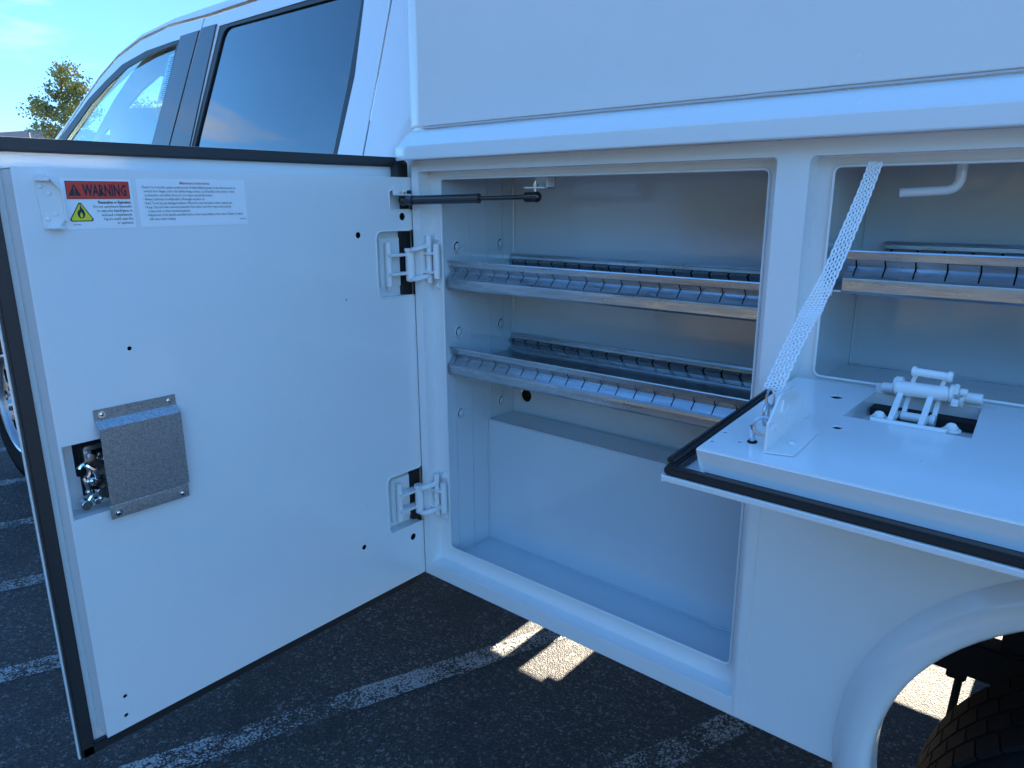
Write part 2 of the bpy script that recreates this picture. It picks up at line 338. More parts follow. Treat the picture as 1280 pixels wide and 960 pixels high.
# return walls of the openings and lip sheets
for O, Lp in ((O1, rrect(.065, .803, -.848, .045, .010, 3)), (O2, rrect(.899, 1.965, -.273, .046, .010, 3)), (O3, rrect(2.07, 3.58, -.273, .046, .010, 3))):
    b.wall(O, .003, .0355, PY(0))
    u = [p[0] for p in O]; v = [p[1] for p in O]
    b.plate(rrect(min(u)-.002, max(u)+.002, min(v)-.002, max(v)+.002, .004, 2), [Lp], .003, PY(.035), .0008)
    cxm = (min(p[0] for p in Lp)+max(p[0] for p in Lp))/2; czm = (min(p[1] for p in Lp)+max(p[1] for p in Lp))/2
    b.tube([(p[0], .0335, p[1]) for p in Lp], .0024, 8, closed=True)
# bottom return flange
b.box(.012, AC[0]-.372, .004, .05, -.926, -.923)
body = part('service_body', b, WHITE)
# wheel arch flare
fl = MB(); prof = [(.360, .03), (.359, -.010), (.361, -.021), (.367, -.0275), (.377, -.0300), (.392, -.0275), (.405, -.020), (.415, -.010), (.422, -.001), (.423, .002), (.40, .002), (.39, -.008), (.376, -.008), (.370, .03)]
rings = []
for k in range(49):
    t = R(-14+208*k/48); rings.append([fl.bm.verts.new((AC[0]-math.cos(t)*r_, a, AC[1]+math.sin(t)*r_)) for r_, a in prof])
for A, B in zip(rings, rings[1:]):
    for i in range(len(prof)): fl.face((A[i], A[(i+1) % len(prof)], B[(i+1) % len(prof)], B[i]))
fl.face(rings[0]); fl.face(rings[-1][::-1])
sub('fender_flare', fl, WHITE, body, ang=50)
# upper side with the drip rail
prof = [(.012, .0845), (-.037, .0825), (-.0405, .0835), (-.0415, .0855), (-.0415, .1085), (-.0405, .1120), (-.037, .1145), (-.017, .1345), (-.013, .1385), (-.006, .1425), (.001, .1455), (.0045, .1475), (.0045, .1520), (.0005, .1540), (-.001, .158), (-.001, .45), (.012, .70), (.03, .80), (.07, .85)]
up = MB(); up.sheet(prof, .042, XE, -.003)
cr_ = MB(); cr_.tube([(.05+i*.03, .0015+.0006*noise.noise(Vector((i*.9, 0, 0))), .1500+.0012*noise.noise(Vector((i*.5, 2, 0)))) for i in range(110)], [.0016+.0011*abs(noise.noise(Vector((i*.7, 5, 0)))) for i in range(110)], 6)
sub('upper_side_panel', up, WHITE, body, ang=22); sub('sealant_bead', cr_, mat('grey_sealant', (.55, .56, .57), .5), body)
# rounded front corner, rises above the door
cn = MB()
def cornerband(prof_off, za, zb, R0=.075):
    n = 10; ringA = []; ringB = []
    for k in range(n+1):
        t = math.pi/2*k/n; x = .042-math.sin(t)*R0; y = (1-math.cos(t))*R0
        ringA.append((x, y)); 
    return ringA
arc = cornerband(0, 0, 0)
zs = [p for p in prof[1:]]
rows = []
for (yo, z) in zs:
    n = 12; row = []
    for k in range(n+1):
        t = math.pi/2*k/n; rr = .072
        ox = max(0, -yo)*.35
        x = .042-(rr+ox)*math.sin(t); y = yo+(rr-yo*.0)*(1-math.cos(t))
        row.append(cn.bm.verts.new((x, y, z)))
    rows.append(row)
for A, B in zip(rows, rows[1:]):
    for i in range(len(A)-1): cn.face((A[i], A[i+1], B[i+1], B[i]))
sub('front_corner_panel', cn, WHITE, body, ang=40)
# front wall, far wall, roof, bed floor
s_ = MB(); s_.box(.002, .006, .02, .33, -.92, .08)
s_.box(-.030, -.026, .075, W-.075, .0, .85); s_.box(-.03, XE, .07, W-.07, .85, .86)
s_.plate([(.03, .85), (.03, -.56), (.07, -.56), (.07, -.925), (1.05, -.925), (1.05, -.87), (1.12, -.65), (1.25, -.53), (1.42, -.49), (1.6, -.53), (1.73, -.65), (1.80, -.87), (1.80, -.925), (XE, -.925), (XE, .85)], [], .004, PY(W-.004))  # far wall's lower front corner notched to pass sun onto the ground
s_.box(XE-.004, XE, .01, W-.01, -.92, .85); s_.box(.01, XE-.01, .32, W-.32, -.47, -.46)
s_.box(-.03, XE-.01, .33, .334, -.47, .084)
sub('body_shell', s_, WHITE, body)
# lap strip beside the first opening, under the drop door
s_ = MB(); s_.box(.829, .8475, -.0022, .002, -.921, -.30, .001); sub('lap_strip', s_, WHITE, body)
s_ = MB(); s_.box(.833, .8345, -.004, .001, -.36, -.292, .0004)
# --- compartment liners
def liner(x0, x1, zf, zt, yb, holes, name, box=None):
    b = MB(); b.box(x0-.003, x0, .037, yb, zf, zt); b.box(x1, x1+.003, .037, yb, zf, zt)
    b.box(x0, x1, .037, yb, zt, zt+.003); b.box(x0, x1, .037, yb, zf-.003, zf)
    b.plate([(x0, zf), (x1, zf), (x1, zt), (x0, zt)], holes, .003, PY(yb))
    if box: b.box(x0+.001, x1-.001, box[0], yb-.001, zf+.001, box[1], .0025)
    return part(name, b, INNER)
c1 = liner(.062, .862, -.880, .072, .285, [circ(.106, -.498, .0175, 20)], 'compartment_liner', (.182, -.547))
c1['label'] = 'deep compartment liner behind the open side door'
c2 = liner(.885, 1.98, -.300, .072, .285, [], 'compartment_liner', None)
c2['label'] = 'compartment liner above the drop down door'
# weld seams, corner angle and punched mounting tabs on the left wall
s_ = MB(); s_.box(.0625, .0650, .187, .190, -.88, .07, .0006); s_.box(.0625, .0640, .245, .284, -.547, .07, .0004); s_.box(.0625, .0632, .125, .127, -.88, .07, .0003)
s_.box(.0625, .0635, .068, .070, -.88, -.40, .0004)
pts = []
for i in range(40):
    z = .06-.52*i/39; pts.append((.0655+.0015*noise.noise(Vector((0, 0, z*60))), .2825, z))
s_.tube(pts, [.0022+.0016*abs(noise.noise(Vector((3, 1, p[2]*50)))) for p in pts], 6)
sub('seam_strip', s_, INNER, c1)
def bead(pa, pb, sd_, par):
    pa, pb = Vector(pa), Vector(pb); n = int((pb-pa).length/.012); q = MB()
    q.tube([pa+(pb-pa)*i/n+Vector((0, .0008*noise.noise(Vector((sd_, i*.7, 0))), .0008*noise.noise(Vector((sd_, 9, i*.7))))) for i in range(n+1)], [.0016+.0016*abs(noise.noise(Vector((sd_, i*.45, 3)))) for i in range(n+1)], 6)
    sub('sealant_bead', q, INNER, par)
bead((.064, .1815, -.8785), (.860, .1815, -.8785), 1, c1); bead((.064, .2835, -.5455), (.860, .2835, -.5455), 2, c1); bead((.0635, .04, -.8785), (.0635, .18, -.8785), 3, c1)
bead((.0635, .181, -.548), (.0635, .181, -.878), 4, c1); bead((.887, .2835, -.2985), (1.978, .2835, -.2985), 5, c2); bead((.8865, .2835, -.298), (.8865, .2835, .07), 6, c2); bead((.064, .2835, .0705), (.860, .2835, .0705), 7, c1)
tabm = None
for z in (-.106, -.305, -.507):
    for y in (.082, .233):
        if tabm is None:
            t_ = MB(); t_.tube([(0.0015, .0125*math.cos(R(a)), .0135*math.sin(R(a))) for a in range(70, 331, 15)], .0024, 6)
            t_.ball((0, .001, 0), .0095, (.55, 1, 1.15), 12); t_.mi = 1; t_.tube([(0.0025, .0100*math.cos(R(a)), .0112*math.sin(R(a))) for a in range(85, 225, 10)], .0020, 6)
            t_.mi = 0; t_.ball((0, .022, -.006), .0030); t_.ball((0, .019, .008), .0022)
            tabm = t_.done()
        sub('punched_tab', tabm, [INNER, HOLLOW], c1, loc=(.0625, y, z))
# --- shelves
def shelf(xl, xr, zt, label, k):
    root = MB(); root.sheet([(.062, zt-.036), (.062, zt-.040), (.262, zt-.042), (.262, zt-.036)], xl, xr, .0015)
    root.box(xl-.001, xl+.012, .05, .27, zt-.055, zt-.046)
    sh = part('shelf', root, GALV, label)
    # front rail: face, slotted gutter, rolled lip, lower face
    def rail(name, P_, slots0, pitch, sw, sgn):
        r_ = MB(); up_, gut, low = P_
        bow = lambda y: y
        r_.sheet(up_, xl, xr, .0015*sgn); r_.sheet(low, xl, xr, .0015*sgn)
        x = xl+slots0; last = xl
        a, c, d = gut
        while x < xr-.01:
            r_.sheet([a, c, d], last, x, .0015*sgn); last = x+sw; x += pitch
        r_.sheet([a, c, d], last, xr, .0015*sgn)
        r_.mi = 1
        r_.sheet([(a[0]+.006, a[1]), (c[0]+.007, c[1]), (d[0]+.006, d[1])], xl, xr, .001*sgn)  # dark backing strip so the slots read as shaded gaps
        return sub(name, r_, [GALV, HOLLOW], sh)
    y = .048
    rail('front_rail', ([(y, zt-.0025), (y+.0008, zt-.0003), (y+.003, zt), (y+.005, zt-.002), (y+.0055, zt-.006), (y+.0065, zt-.014)][::-1],
                        [(y+.0065, zt-.014), (y+.0128, zt-.0250), (y-.001, zt-.0395)][::-1],
                        [(y-.001, zt-.0395), (y-.0045, zt-.0425), (y-.0055, zt-.047), (y-.0045, zt-.0495), (y-.0045, zt-.0605), (y-.002, zt-.0640), (y+.004, zt-.0645)][::-1]), .012, .0405, .0023, 1)
    y = .262; z2 = zt+.001
    rail('back_rail', ([(y+.018, z2), (y+.012, z2+.0005), (y+.0105, z2-.003), (y+.0115, z2-.004), (y+.0105, z2-.0115)][::-1],
                       [(y+.0105, z2-.0115), (y+.001, z2-.0165), (y+.0125, z2-.030)][::-1],
                       [(y+.0125, z2-.030), (y+.010, z2-.034), (y-.004, z2-.046), (y-.006, z2-.060)][::-1]), .010, .0405, .0044, 1)
    return sh
shelf(.0665, .858, -.134, 'upper galvanised shelf of the tall compartment', 0)
shelf(.0665, .858, -.336, 'lower galvanised shelf of the tall compartment', 1)
sh3 = shelf(.925, 1.975, -.076, 'galvanised shelf above the drop door', 2)
s_ = MB(); s_.box(.886, .924, .045, .27, -.140, -.137, .0008); s_.box(.886, .889, .045, .27, -.137, -.10, .0008); s_.box(.893, .912, .040, .046, -.146, -.128, .001)
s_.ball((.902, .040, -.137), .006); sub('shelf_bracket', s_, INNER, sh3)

# ------------------------------------------------------------------ big side door, open at a right angle
hl = [circ(-.149, -.072, .0065), circ(-.024, -.036, .0082), circ(-.182, -.785, .006), circ(-.031, -.816, .0085), circ(-.637, -.239, .0036, 10), circ(-.190, -.205, .0018, 8), circ(-.727, -.863, .0036, 10), circ(-.730, -.901, .0036, 10),
      circ(-.165, -.688, .0015, 8)]
def pocket_outline(z0, z1, y0, r): return [(.0, z1)]+[(y0+r-r*math.sin(R(a)), z1-r+r*math.cos(R(a))) for a in range(0, 91, 18)]+[(y0+r-r*math.cos(R(a)), z0+r-r*math.sin(R(a))) for a in range(0, 91, 18)]+[(.0, z0)]
PU = pocket_outline(-.213, -.066, -.102, .016); PL = pocket_outline(-.782, -.638, -.106, .016)
PS = [(.0, .021), (-.055, .021), (-.060, .017), (-.060, -.017), (-.055, -.021), (.0, -.021)]
PLt = [(-.760, -.381), (-.600, -.381), (-.600, -.508), (-.760, -.508)]
def face_out():
    # pan outline, notched where the pockets run out through the hinge edge
    pts = [(-.765, -.927), (.005, -.927)]
    for pk in (PL, PU, PS): pts += [(.005 if abs(p[0]) < 1e-9 else p[0], p[1]) for p in pk[::-1]]
    pts += [(.005, .049), (-.765, .049)]
    return pts
b = MB(); b.plate(face_out(), hl+[PLt], .003, PX(-.003), .0011)
b.box(-.050, -.0015, -.765, -.7625, -.926, .048, .0008)      # pan sides
b.box(-.050, -.0015, -.765, -.004, .0455, .0482, .0008); b.box(-.050, -.0015, -.765, -.004, -.9262, -.9235, .0008)
b.box(-.056, -.050, -.8005, .030, -.975, .094, .0015)          # outer skin
b.box(-.0545, -.047, -.8020, -.7995, -.9755, .0945, .0008)     # folded rim
door = part('side_door', b, WHITE, 'open side door with its inner pan facing the camera')
for pk, dp in ((PU, .030), (PL, .030), (PS, .020)):
    q = MB(); q.wall([(-.003 if abs(p[0]) < 1e-9 else p[0], p[1]) for p in pk], -.001, -dp, PX(0), closed=False)
    q.plate([(-.014 if abs(p[0]) < 1e-9 else p[0], p[1]) for p in pk], [], .001, PX(-dp-.001))
    q.tube([(.0003, min(p[0], -.004), p[1]) for p in pk], .0016, 6)
    sub('hinge_pocket', q, WHITE, door)
q = MB(); q.wall(PLt, -.001, -.045, PX(0)); q.plate(rrect(-.76, -.60, -.508, -.381, .001, 1), [rrect(-.733, -.62, -.452, -.386, .004, 2)], .001, PX(-.046)); sub('latch_pocket', q, WHITE, door)
q = MB(); q.box(-.049, -.0475, -.74, -.01, -.9, .03); q.box(-.0474, -.0464, -.74, -.60, -.52, -.37); sub('hollow_shade_sheet', q, HOLLOW, door)  # dark sheets stand in for shade inside the hollow door
# gasket
g = MB()
g.box(-.050, -.038, -.7992, -.776, -.973, .093, .003); g.box(-.050, -.038, -.797, .024, .072, .093, .003); g.box(-.050, -.038, -.7985, .024, -.973, -.952, .003)
g.box(-.050, -.019, -.012, .016, -.950, .084, .003)
sub('rubber_gasket', g, RUBBER, door)
# bracket by the top corner (a folded channel)
q = MB(); q.prism([(-.738, .036), (-.716, .036), (-.704, .020), (-.704, -.026), (-.712, -.036), (-.722, -.040), (-.735, -.040)][::-1], 0.0005, .003, 'X')
q.prism([(.0005, .036), (.014, .036), (.014, .030), (.003, .030)][::-1], -.738, -.722, 'Y')
q.sheet([(-.724, .037), (-.707, .016), (-.705, -.030)], .001, .012, .002, 'X')
for (yy, zz) in ((-.731, .022), (-.721, .012), (-.728, -.026), (-.716, -.018)): q.ball((.003, yy, zz), .0035, (.5, 1, 1), 8)
q.box(.002, .016, -.729, -.709, -.0405, -.037, .001)
sub('door_stop_bracket', q, WHITE, door)
# latch cover
def cover_pt(y0, y1, prof, t): pass
q = MB(); yA, yB = -.708, -.574
prof = [(.0015, -.331), (.0015, -.350), (.0165, -.3615), (.0165, -.4935), (.0085, -.4970), (.0105, -.5000), (.0105, -.5215)]
q.sheet([(p[1], p[0]) for p in prof], 0, 1, .0015, 'X') if False else None
pp = [(p[0], p[1]) for p in prof]; qq = [(p[0]+.0016, p[1]+(.0006 if i in (1, 2) else 0)) for i, p in enumerate(prof)]
bq = bmesh.new(); loop = pp+qq[::-1]; A = [bq.verts.new((x, yA, z)) for x, z in loop]; B = [bq.verts.new((x, yB, z)) for x, z in loop]
n = len(loop); np_ = len(pp)
for i in range(n): bq.faces.new((A[i], A[(i+1) % n], B[(i+1) % n], B[i]))
for V, fl_ in ((A, False), (B, True)):
    for i in range(np_-1):
        f = (V[i], V[i+1], V[n-2-i], V[n-1-i]); bq.faces.new(f if fl_ else f[::-1])
bmesh.ops.recalc_face_normals(bq, faces=bq.faces); q.merge(bq)
cov = sub('latch_cover', q, SPANGLE, door, 'grey zinc cover plate over the latch')
for i, (yy, zz, xx) in enumerate(((yA+.012, -.340, .003), (yB-.012, -.340, .003), (yA+.012, -.512, .0132), (yB-.012, -.512, .0132))):
    q = MB(); q.ball((0, 0, 0), .0042, (.55, 1, 1), 12); q.cyl((-.001, 0, 0), (.0006, 0, 0), .0055, 14); sub('cover_screw', q, CHROME, door, loc=(xx, yy, zz))
# latch works inside the pocket
la = MB(); la.box(-.044, -.040, -.728, -.62, -.486, -.392, .001)
la.mi = 1; la.box(-.038, -.020, -.722, -.64, -.403, -.396, .002); la.box(-.036, -.022, -.723, -.712, -.425, -.397, .002)
la.cyl((-.02, -.716, -.413), (-.012, -.716, -.413), .006, 12, bev=.001); la.cyl((-.02, -.702, -.412), (-.010, -.702, -.412), .005, 12, bev=.001)
la.mi = 2
la.tube([(-.020, -.728+.008*math.sin(R(a)), -.436+.012*math.cos(R(a))) for a in range(-60, 200, 20)], .0042, 8)
la.tube([(-.016, -.724, -.425), (-.010, -.716, -.433), (-.012, -.712, -.447), (-.018, -.718, -.462)], .0045, 8)
la.tube([(-.014, -.731, -.445), (-.010, -.728, -.462), (-.016, -.724, -.478), (-.016, -.734, -.492)], .004, 8)
la.cyl((-.026, -.735, -.492), (-.008, -.735, -.492), .0085, 14, bev=.001); la.cyl((-.02, -.718, -.490), (-.008, -.718, -.490), .0055, 12, bev=.001)
la.cyl((-.02, -.712, -.474), (-.006, -.712, -.474), .006, 12, bev=.001); la.box(-.03, -.008, -.72, -.706, -.458, -.452, .001)
la.ball((-.010, -.722, -.452), .006); la.ball((-.010, -.713, -.486), .005); la.ball((-.012, -.729, -.470), .005)
la.tube([(-.018+.004*math.cos(t*2.2), -.706+t*.00085*1.0, -.415-t*.00045+.004*math.sin(t*2.2)) for t in range(0, 60)], .0013, 5)
la.mi = 3; la.box(-.040, -.030, -.715, -.63, -.455, -.418, .003); la.cyl((-.03, -.698, -.478), (-.010, -.698, -.478), .0125, 20, bev=.001); la.prism([(-.712, -.470), (-.690, -.446), (-.688, -.450), (-.706, -.474)], -.03, -.014, 'X')
sub('latch', la, [HOLLOW, STEEL, CHROME, mat('brown_zinc', (.30, .25, .23), .35, .9)], door)

# printed labels
def text_mesh(body, size, bold=0, align='LEFT', xs=1.0, res=1):
    cu = bpy.data.curves.new('t', 'FONT'); cu.body = body; cu.size = size; cu.align_x = align; cu.offset = bold; cu.resolution_u = res; cu.fill_mode = 'FRONT'
    ob = bpy.data.objects.new('t', cu); me = bpy.data.meshes.new_from_object(ob); bpy.data.objects.remove(ob); bpy.data.curves.remove(cu)
    for v in me.vertices: v.co.x *= xs
    return me
def place_text(mb, me, y, z, x):
    mb.mesh(me, Matrix(((0, 0, 1, x), (1, 0, 0, y), (0, 1, 0, z), (0, 0, 0, 1))))
q = MB()
q.plate(rrect(-.7035, -.6005, -.042, .034, .002, 2), [], .0002, PX(.0003))
q.mi = 1; q.plate([(-.6975, .0305), (-.6045, .0305), (-.6045, .0035), (-.6975, .0035)], [], .0002, PX(.0006))
q.mi = 2
for a_, c_ in (((-.6975, .0305), (-.6045, .0298)), ((-.6975, .0042), (-.6045, .0035))): q.plate([(a_[0], a_[1]), (c_[0], a_[1]), (c_[0], c_[1]), (a_[0], c_[1])], [], .0002, PX(.0008))
for a_, c_ in ((-.6975, -.6968), (-.6052, -.6045)): q.plate([(a_, .0305), (c_, .0305), (c_, .0035), (a_, .0035)], [], .0002, PX(.0010))
q.plate([(-.6945, .0085), (-.6765, .0085), (-.6855, .0265)], [], .0002, PX(.0008))
place_text(q, text_mesh('WARNING', .0240, .0008, xs=.555), -.6735, .0085, .0011)
q.mi = 1; q.plate([(-.6863, .0215), (-.6847, .0215), (-.6850, .0135), (-.6860, .0135)], [], .0002, PX(.0011)); q.plate(circ(-.6855, .0112, .0011, 8), [], .0002, PX(.0011))
q.mi = 2
def rtri(cx, cz, s, r):
    pts = []
    for (a, vx, vz) in ((90, cx, cz+s*.56), (210, cx-s*.55, cz-s*.36), (330, cx+s*.55, cz-s*.36)):
        ox, oz = vx-math.cos(R(a))*r*2, vz-math.sin(R(a))*r*2
        for k in range(-60, 61, 20): pts.append((ox+r*math.cos(R(a+k)), oz+r*math.sin(R(a+k))))
    return pts
q.plate(rtri(-.6805, -.0180, .034, .0028), [], .0002, PX(.0006)); q.mi = 3; q.plate(rtri(-.6805, -.0182, .0295, .0022), [], .0002, PX(.0009))
q.mi = 2; q.plate([(-.6805, -.0040), (-.6790, -.0095), (-.6765, -.0130), (-.6750, -.0180), (-.6758, -.0225), (-.6785, -.0255), (-.6825, -.0255), (-.6852, -.0225), (-.6860, -.0180), (-.6842, -.0120), (-.6832, -.0145), (-.6815, -.0090)], [], .0002, PX(.0012))
q.mi = 3; q.plate([(-.6805, -.0160), (-.6785, -.0200), (-.6790, -.0235), (-.6805, -.0245), (-.6822, -.0235), (-.6826, -.0200)], [], .0002, PX(.0015))
q.mi = 2
for i, s in enumerate(('Flammables or Explosives.', 'Do not carry/store flammable', 'or explosive liquids/gases in', 'enclosed compartments.', 'Vapors could cause fire', 'or explosion.')):
    place_text(q, text_mesh(s, .0060, .00017 if i == 0 else .00003, 'RIGHT', xs=.80), -.6035, -.0035-.0064*i, .0010)
place_text(q, text_mesh('14470804', .0030), -.6945, -.0360, .0010)
sub('warning_label', q, [LABELW, RED, INK, YEL], door, 'red and yellow WARNING label')
q = MB(); q.plate(rrect(-.5925, -.4005, -.042, .036, .002, 2), [], .0002, PX(.0003)); q.mi = 2
place_text(q, text_mesh('Maintenance Instructions', .0062, .0001, 'CENTER', xs=.85), -.494, .0275, .0008)
q.mi = 1
for i, s in enumerate(('• Every 3 to 6 months, apply a small amount of white lithium grease to the slide arm and on', '   vertical door hinges, and to the hidden hinge sockets. Lock handles, bolt catches, rotary', '   mechanisms, and striker shoes do not require special lubrication.', '• Always: Lubricate monthly with a 30-weight machine oil.', '• Rust: Touch up any damaged surfaces. When the new unit leave a rinse coating wax.', '• Keep: Dry and clean removed materials from under seat, floor mats, and properly', '   components or their intended payment.', '• Adjustment of the handle assembly latches is the responsibility of the owner. Failure to adjust', '   will cause water leakage.')):
    place_text(q, text_mesh(s, .0056, .00004, xs=.80), -.586+.0006*i, .0205-.0064*i, .0008)
place_text(q, text_mesh('14470805', .0036), -.4175, -.0330, .0008)
sub('instruction_label', q, [LABELW, INK, REDINK], door, 'white maintenance instruction label')

# --- door hinges (twice)
def door_hinge(dz, k):
    z0 = -.140+dz
    p = MB(); p.box(-.0295, -.0215, -.076, -.018, z0-.052, z0+.058, .0012); p.box(.0665, .071, -.004, .034, z0-.060, z0+.066, .001) if False else None
    root = part('door_hinge', p, WHITE, 'upper hinge of the side door' if k == 0 else 'lower hinge of the side door')
    p = MB(); p.box(.034, .0645, .0325, .0355, z0-.064, z0+.066, .001); sub('hinge_plate', p, WHITE, root)
    a = MB()
    a.cyl((-.012, -.060, z0-.050), (-.012, -.060, z0+.048), .0080, 14, bev=.001)      # door side pin
    for z in (z0+.020, z0-.022):
        a.box(-.018, .006, -.066, -.004, z-.0032, z+.0032, .0010)
    a.cyl((.004, -.010, z0-.040), (.004, -.010, z0+.030), .0105, 18, bev=.001)
    a.cyl((.004, -.010, z0+.026), (.004, -.010, z0+.034), .0125, 18, bev=.001)
    sub('hinge_arm', a, WHITE, root)
    a = MB()
    for z, dzz in ((z0+.028, .012), (z0-.038, .010)):
        pts = [(.004+.036*math.sin(R(t)), -.010-.016*math.sin(R(t*2))+.022*(t/90), z+dzz*(t/90)) for t in range(0, 91, 10)]
        a.tube(pts, .0066, 8, flat=.7)
    for z in (z0+.023, z0-.019):
        a.box(.012, .062, .004, .022, z-.0028, z+.0028, .0008)
    a.cyl((.040, .016, z0-.044), (.040, .016, z0+.062), .0072, 14, bev=.001)
    a.cyl((.062, .018, z0-.034), (.062, .018, z0+.044), .0080, 14, bev=.001)
    sub('hinge_link', a, WHITE, root)
    for (x, z) in ((.053, z0+.056), (.053, z0-.052)):
        a = MB(); a.cyl((x, .034, z), (x, .027, z), .0075, 6, bev=.0008); a.ball((x, .026, z), .004, (1, .6, 1), 8); sub('hinge_bolt', a, WHITE, root)
    for (y, z) in ((-.052, z0+.048), (-.052, z0-.056)):
        a = MB(); a.cyl((-.028, y, z), (-.021, y, z), .0070, 6, bev=.0008); a.ball((-.020, y, z), .004, (.6, 1, 1), 8); sub('hinge_bolt', a, WHITE, root)
door_hinge(0, 0); door_hinge(-.575, 1)

# --- gas strut
SA, SB = Vector((.012, -.030, -.001)), Vector((.310, .060, .005))
at = lambda t: tuple(SA+(SB-SA)*t)
q = MB(); q.cyl(at(.09), at(.60), .0098, 20, bev=.0012); q.cyl(at(.575), at(.602), .0104, 20, bev=.0008)
strut = part('gas_strut', q, ROD, 'black gas strut that props the side door')
q = MB(); q.cyl(at(.60), at(.95), .0046, 14); sub('strut_rod', q, ROD, strut)
for t in (0, 1):
    q = MB(); a, c = (at(-.025), at(.085)) if t == 0 else (at(.93), at(1.02)); q.cyl(a, c, .0102, 16, bev=.002); q.ball(at(0 if t == 0 else 1.015), .0112, n=16); sub('strut_socket', q, ROD, strut)
q = MB(); q.box(-.001, .0, -.058, -.004, .012, .028) if False else None
q.box(-.001, .020, -.050, -.010, .0095, .0125, .0008); q.box(-.001, .002, -.050, -.010, .0125, .030, .0008)
q.mi = 1; q.cyl((.012, -.030, .002), (.012, -.030, .020), .0035, 12); q.cyl((.012, -.030, .0125), (.012, -.030, .017), .0065, 6, bev=.0008); sub('strut_bracket', q, [WHITE, STEEL], strut)
q = MB(); q.box(.292, .342, .048, .085, .0215, .0245, .001); q.box(.292, .342, .085, .088, .0215, .070, .001); q.box(.339, .342, .060, .088, .0215, .060, .001)
q.mi = 1; q.cyl((.3115, .061, .006), (.3115, .061, .036), .0035, 12); q.cyl((.3115, .061, .0245), (.3115, .061, .031), .0068, 6, bev=.0008); sub('strut_bracket', q, [WHITE, STEEL], strut)

# ------------------------------------------------------------------ drop door of the second compartment (slopes a little outwards)
TH = math.atan(.076)
HM = Matrix.Translation((0, 0, -.275)) @ Matrix.Rotation(TH, 4, 'X')     # local x, y (outwards negative), z up from the pan
def drop(name, mb, mats, parent=None, label=None, ang=35):
    me = mb.done(ang); me.transform(HM)
    if parent: return link(name, me, mats, parent, label)
    return link(name, me, mats, truck, label, OFF)
q = MB()
pocket = [(.993, -.128), (1.139, -.128), (1.135, -.020), (1.131, .0), (1.0, .0), (1.0, -.031)]
pocket = [(.991, -.125), (1.140, -.125), (1.133, -.002), (.999, -.002)]
hol = [circ(.961, -.053, .0075, 18), circ(.998, -.172, .0058, 16), circ(.886, -.263, .0028, 8), circ(.885, -.299, .0028, 8), circ(.914, -.283, .0028, 8), circ(.928, -.277, .0042, 12), circ(1.107, -.228, .0015, 8)]
pl_ = [(.879, -.329), (1.985, -.329), (1.985, .012), (.879, .012)]
q.plate(pl_, hol+[pocket], .003, PZ(-.003), .0012)
# pan sides splay out to the flange
q.sheet([(-.3285, -.001), (-.330, -.003), (-.322, -.034), (-.318, -.037)], .8795, 1.984, .0015)
q.sheet([(.8785, -.001), (.877, -.003), (.884, -.034), (.886, -.037)], -.328, .012, .0015, 'Y')
q.box(.8455, 2.02, -.352, .010, -.0405, -.037, .0008); q.box(.8435, 2.02, -.3555, -.3515, -.0445, -.0365, .0012); q.box(.8425, .8455, -.354, .010, -.047, -.036, .001)
dd = drop('drop_door', q, WHITE, None, 'drop down door folded out flat below the second opening')
g = MB(); g.box(.8455, 2.0, -.3535, -.339, -.0368, -.0250, .003); g.box(.8465, .860, -.351, .008, -.0368, -.0225, .003); g.box(.8475, .857, -.349, .006, -.0230, -.0125, .003)
drop('rubber_gasket', g, RUBBER, dd)
q = MB(); q.wall(pocket, -.001, -.030, PZ(0)); q.plate([(p[0]+dx, p[1]+dy) for p, (dx, dy) in zip(pocket, ((-.002, -.002), (.002, -.002), (.002, .002), (-.002, .002)))], [], .001, PZ(-.0305)); 
drop('hinge_pocket', q, WHITE, dd)
q = MB(); q.box(1.000, 1.132, -.094, -.062, -.0288, -.0272); q.box(.88, 1.98, -.32, .0, -.0362, -.0352); q.box(1.002, 1.131, -.030, -.008, -.028, -.016)
drop('hollow_shade_sheet', q, HOLLOW, dd)  # dark sheets stand in for shade under the pan and in the pocket
# upright bracket that takes the strap
q = MB()
bp_ = [(-.302, .0), (-.298, .036), (-.262, .062), (-.215, .060), (-.170, .030), (-.150, .004), (-.150, .0)]
q.plate(bp_, [circ(-.286, .030, .0045, 10), circ(-.283, .012, .0016, 6), circ(-.262, .026, .0024, 8), circ(-.236, .020, .0024, 8)], .003, PX(.9520), .0008)
q.plate([(.9525, -.304), (.986, -.296), (.986, -.200), (.9525, -.165)], [], .0025, PZ(.0005), .0008)
q.tube([(.9555, -.262, .040), (.9555, -.255, .054)], .0018, 6); q.ball((.972, -.262, .0035), .006, (1, 1, .4)); q.tube([(.9555, -.250, .034), (.9555, -.232, .040)], .0012, 6)
drop('strap_bracket', q, WHITE, dd)
q = MB(); q.tube([(.928, -.277, -.006), (.928, -.277, .006), (.9275, -.277, .022)], .0036, 10); q.mi = 1; q.tube([(.928+.0046*math.cos(R(a)), -.277+.0046*math.sin(R(a)), .0004) for a in range(0, 360, 30)], .0018, 6, closed=True)
drop('stop_pin', q, [CHROME, HOLLOW], dd)

